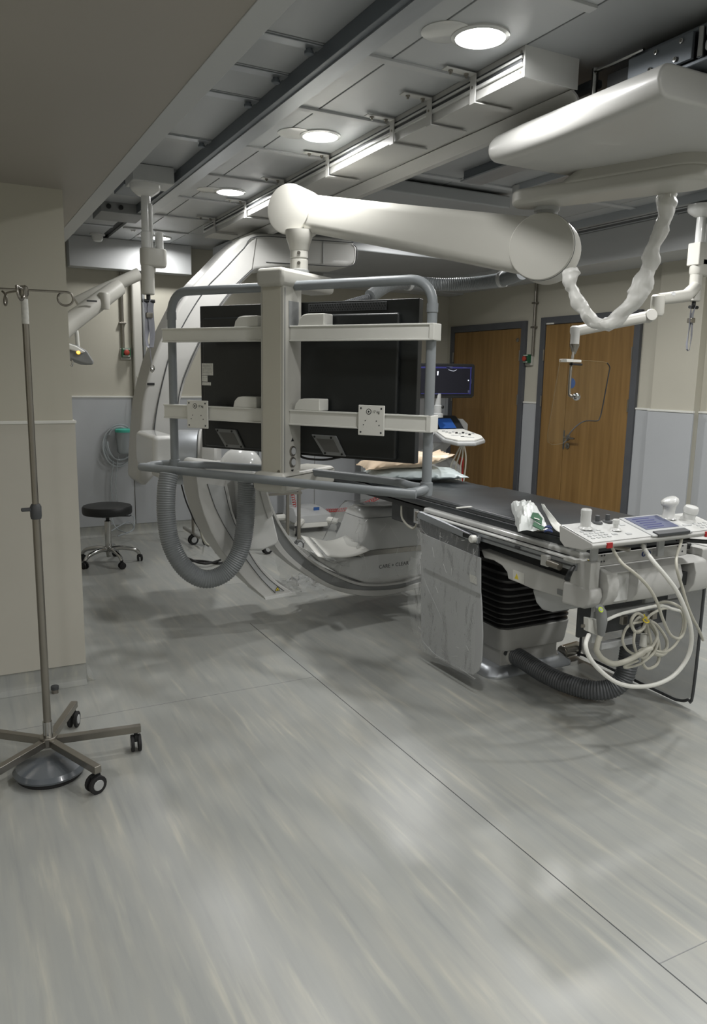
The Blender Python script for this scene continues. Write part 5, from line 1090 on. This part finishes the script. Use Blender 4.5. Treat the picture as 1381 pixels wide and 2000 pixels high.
def bagf(u, v, off=0):
    p = cs[0].lerp(cs[3], v).lerp(cs[1].lerp(cs[2], v), u)
    a = .009 + .010*max(0, v*5-4) + .010*max(0, 1-v*4); n_ = noise.noise_vector(V((u*5, v*5, off))) ; n2 = noise.noise_vector(V((u*14, v*8+u*6, off+4)))
    return p + V((-.012+n_.x*a+n2.x*(.003+.008*max(0, 1-v*4)+.006*max(0, v*6-5))+off, n2.y*.003, n2.z*.003))
bgo = obj('plastic_bag', MB().grid(lambda u, v: bagf(u, v), 60, 80), 'crinkle', LC, ang=25)
wing = [at(a, b, x=2.17) for a, b in ((822, 1110), (818, 1265), (800, 1240), (796, 1180), (808, 1130))]
obj('bag_wing', MB().grid(lambda u, v: (at(824, 1090+150*v, x=2.17)+V((-.01-.02*u, (.06+.05*math.sin(PI*min(1, v*1.2)))*u, 0))+nz((u*2, v*4, 1), 2.4, .014)), 10, 30), 'sheet', LC, ang=40)
for s in range(60):
    u = random.random(); v = random.choice((random.uniform(0, .3), random.uniform(.75, 1), random.random())); q = []
    du, dv = random.uniform(-.07, .07), random.uniform(-.03, .07)
    for k in range(4): q.append(bagf(min(1, max(0, u+du*k/3)), min(1, max(0, v+dv*k/3)))+V((-.003, 0, 0)))
    if s < 26: obj('bag_crease', MB().tube(smooth_path(q, 2), .0008, 4), 'gloss', bgo)
for pts in (((824, 1100), (830, 1135), (850, 1180), (870, 1225)), ((824, 1250), (850, 1278), (890, 1300), (928, 1326))):
    obj('bag_fold', MB().tube(smooth_path([at(a, b, x=2.158) for a, b in pts], 6), .0016, 5), 'lgrey', bgo)
t = thing('lead_screen', 'smoked grey lead screen with dark rim at the right side of the table', 'lead screen', (2.97, 2.5, .3))
sq = [(1381, 1150), (1395, 1130), (1330, 1105), (1215, 1075), (1170, 1240), (1172, 1300), (1240, 1333), (1300, 1357), (1335, 1371), (1350, 1366), (1362, 1340), (1372, 1250)]
sq3 = [at(a, b, x=2.975) for a, b in ((1215, 1130), (1172, 1150), (1172, 1296), (1240, 1331), (1300, 1356), (1330, 1369), (1346, 1366), (1358, 1345), (1370, 1270), (1381, 1160), (1383, 1142), (1300, 1120))]
zt_ = .62
PP = [V((2.975, 2.25, zt_)), V((2.975, 2.98, zt_)), V((2.975, 2.98, .06)), V((2.975, 2.95, .03)), V((2.975, 2.42, .015)), V((2.975, 2.33, .018)), V((2.975, 2.28, .04)), V((2.975, 2.255, .09))]
obj('screen_sheet', MB().prism(PP, (.008, 0, 0)), 'smoke', t)
obj('screen_rim', MB().tube(smooth_path(PP[1:]+[PP[0]], 4), .007, 8), 'greyd', t)
obj('hanger', MB().box((2.965, 2.45, .60), (2.99, 2.75, .76)), 'grey', t, .003)
t = thing('side_unit', 'white accessory unit with black slots at the right edge beside the table', 'accessory unit', (3.05, 2.3, .75))
obj('unit_top', MB().box((2.96, 2.22, .765), (3.12, 2.75, .785)), 'white', t, .006)
obj('unit_arm', MB().box((2.965, 2.24, .715), (3.10, 2.70, .745)), 'lgrey', t, .004)
obj('unit_slot', MB().box((2.955, 2.24, .745), (3.11, 2.70, .765)), 'black', t)
obj('unit_slot', MB().box((2.955, 2.24, .69), (3.08, 2.66, .715)), 'black', t)
t = thing('wall_socket', 'dark grey socket box on the right wall behind the console', 'socket', (XW-.03, 4.1, .45))
obj('socket_box', MB().box((XW-.045, 4.42, .30), (XW, 4.50, .38)), 'greyd', t, .004); obj('socket_face', MB().box((XW-.05, 4.44, .315), (XW-.044, 4.48, .365)), 'grey', t)
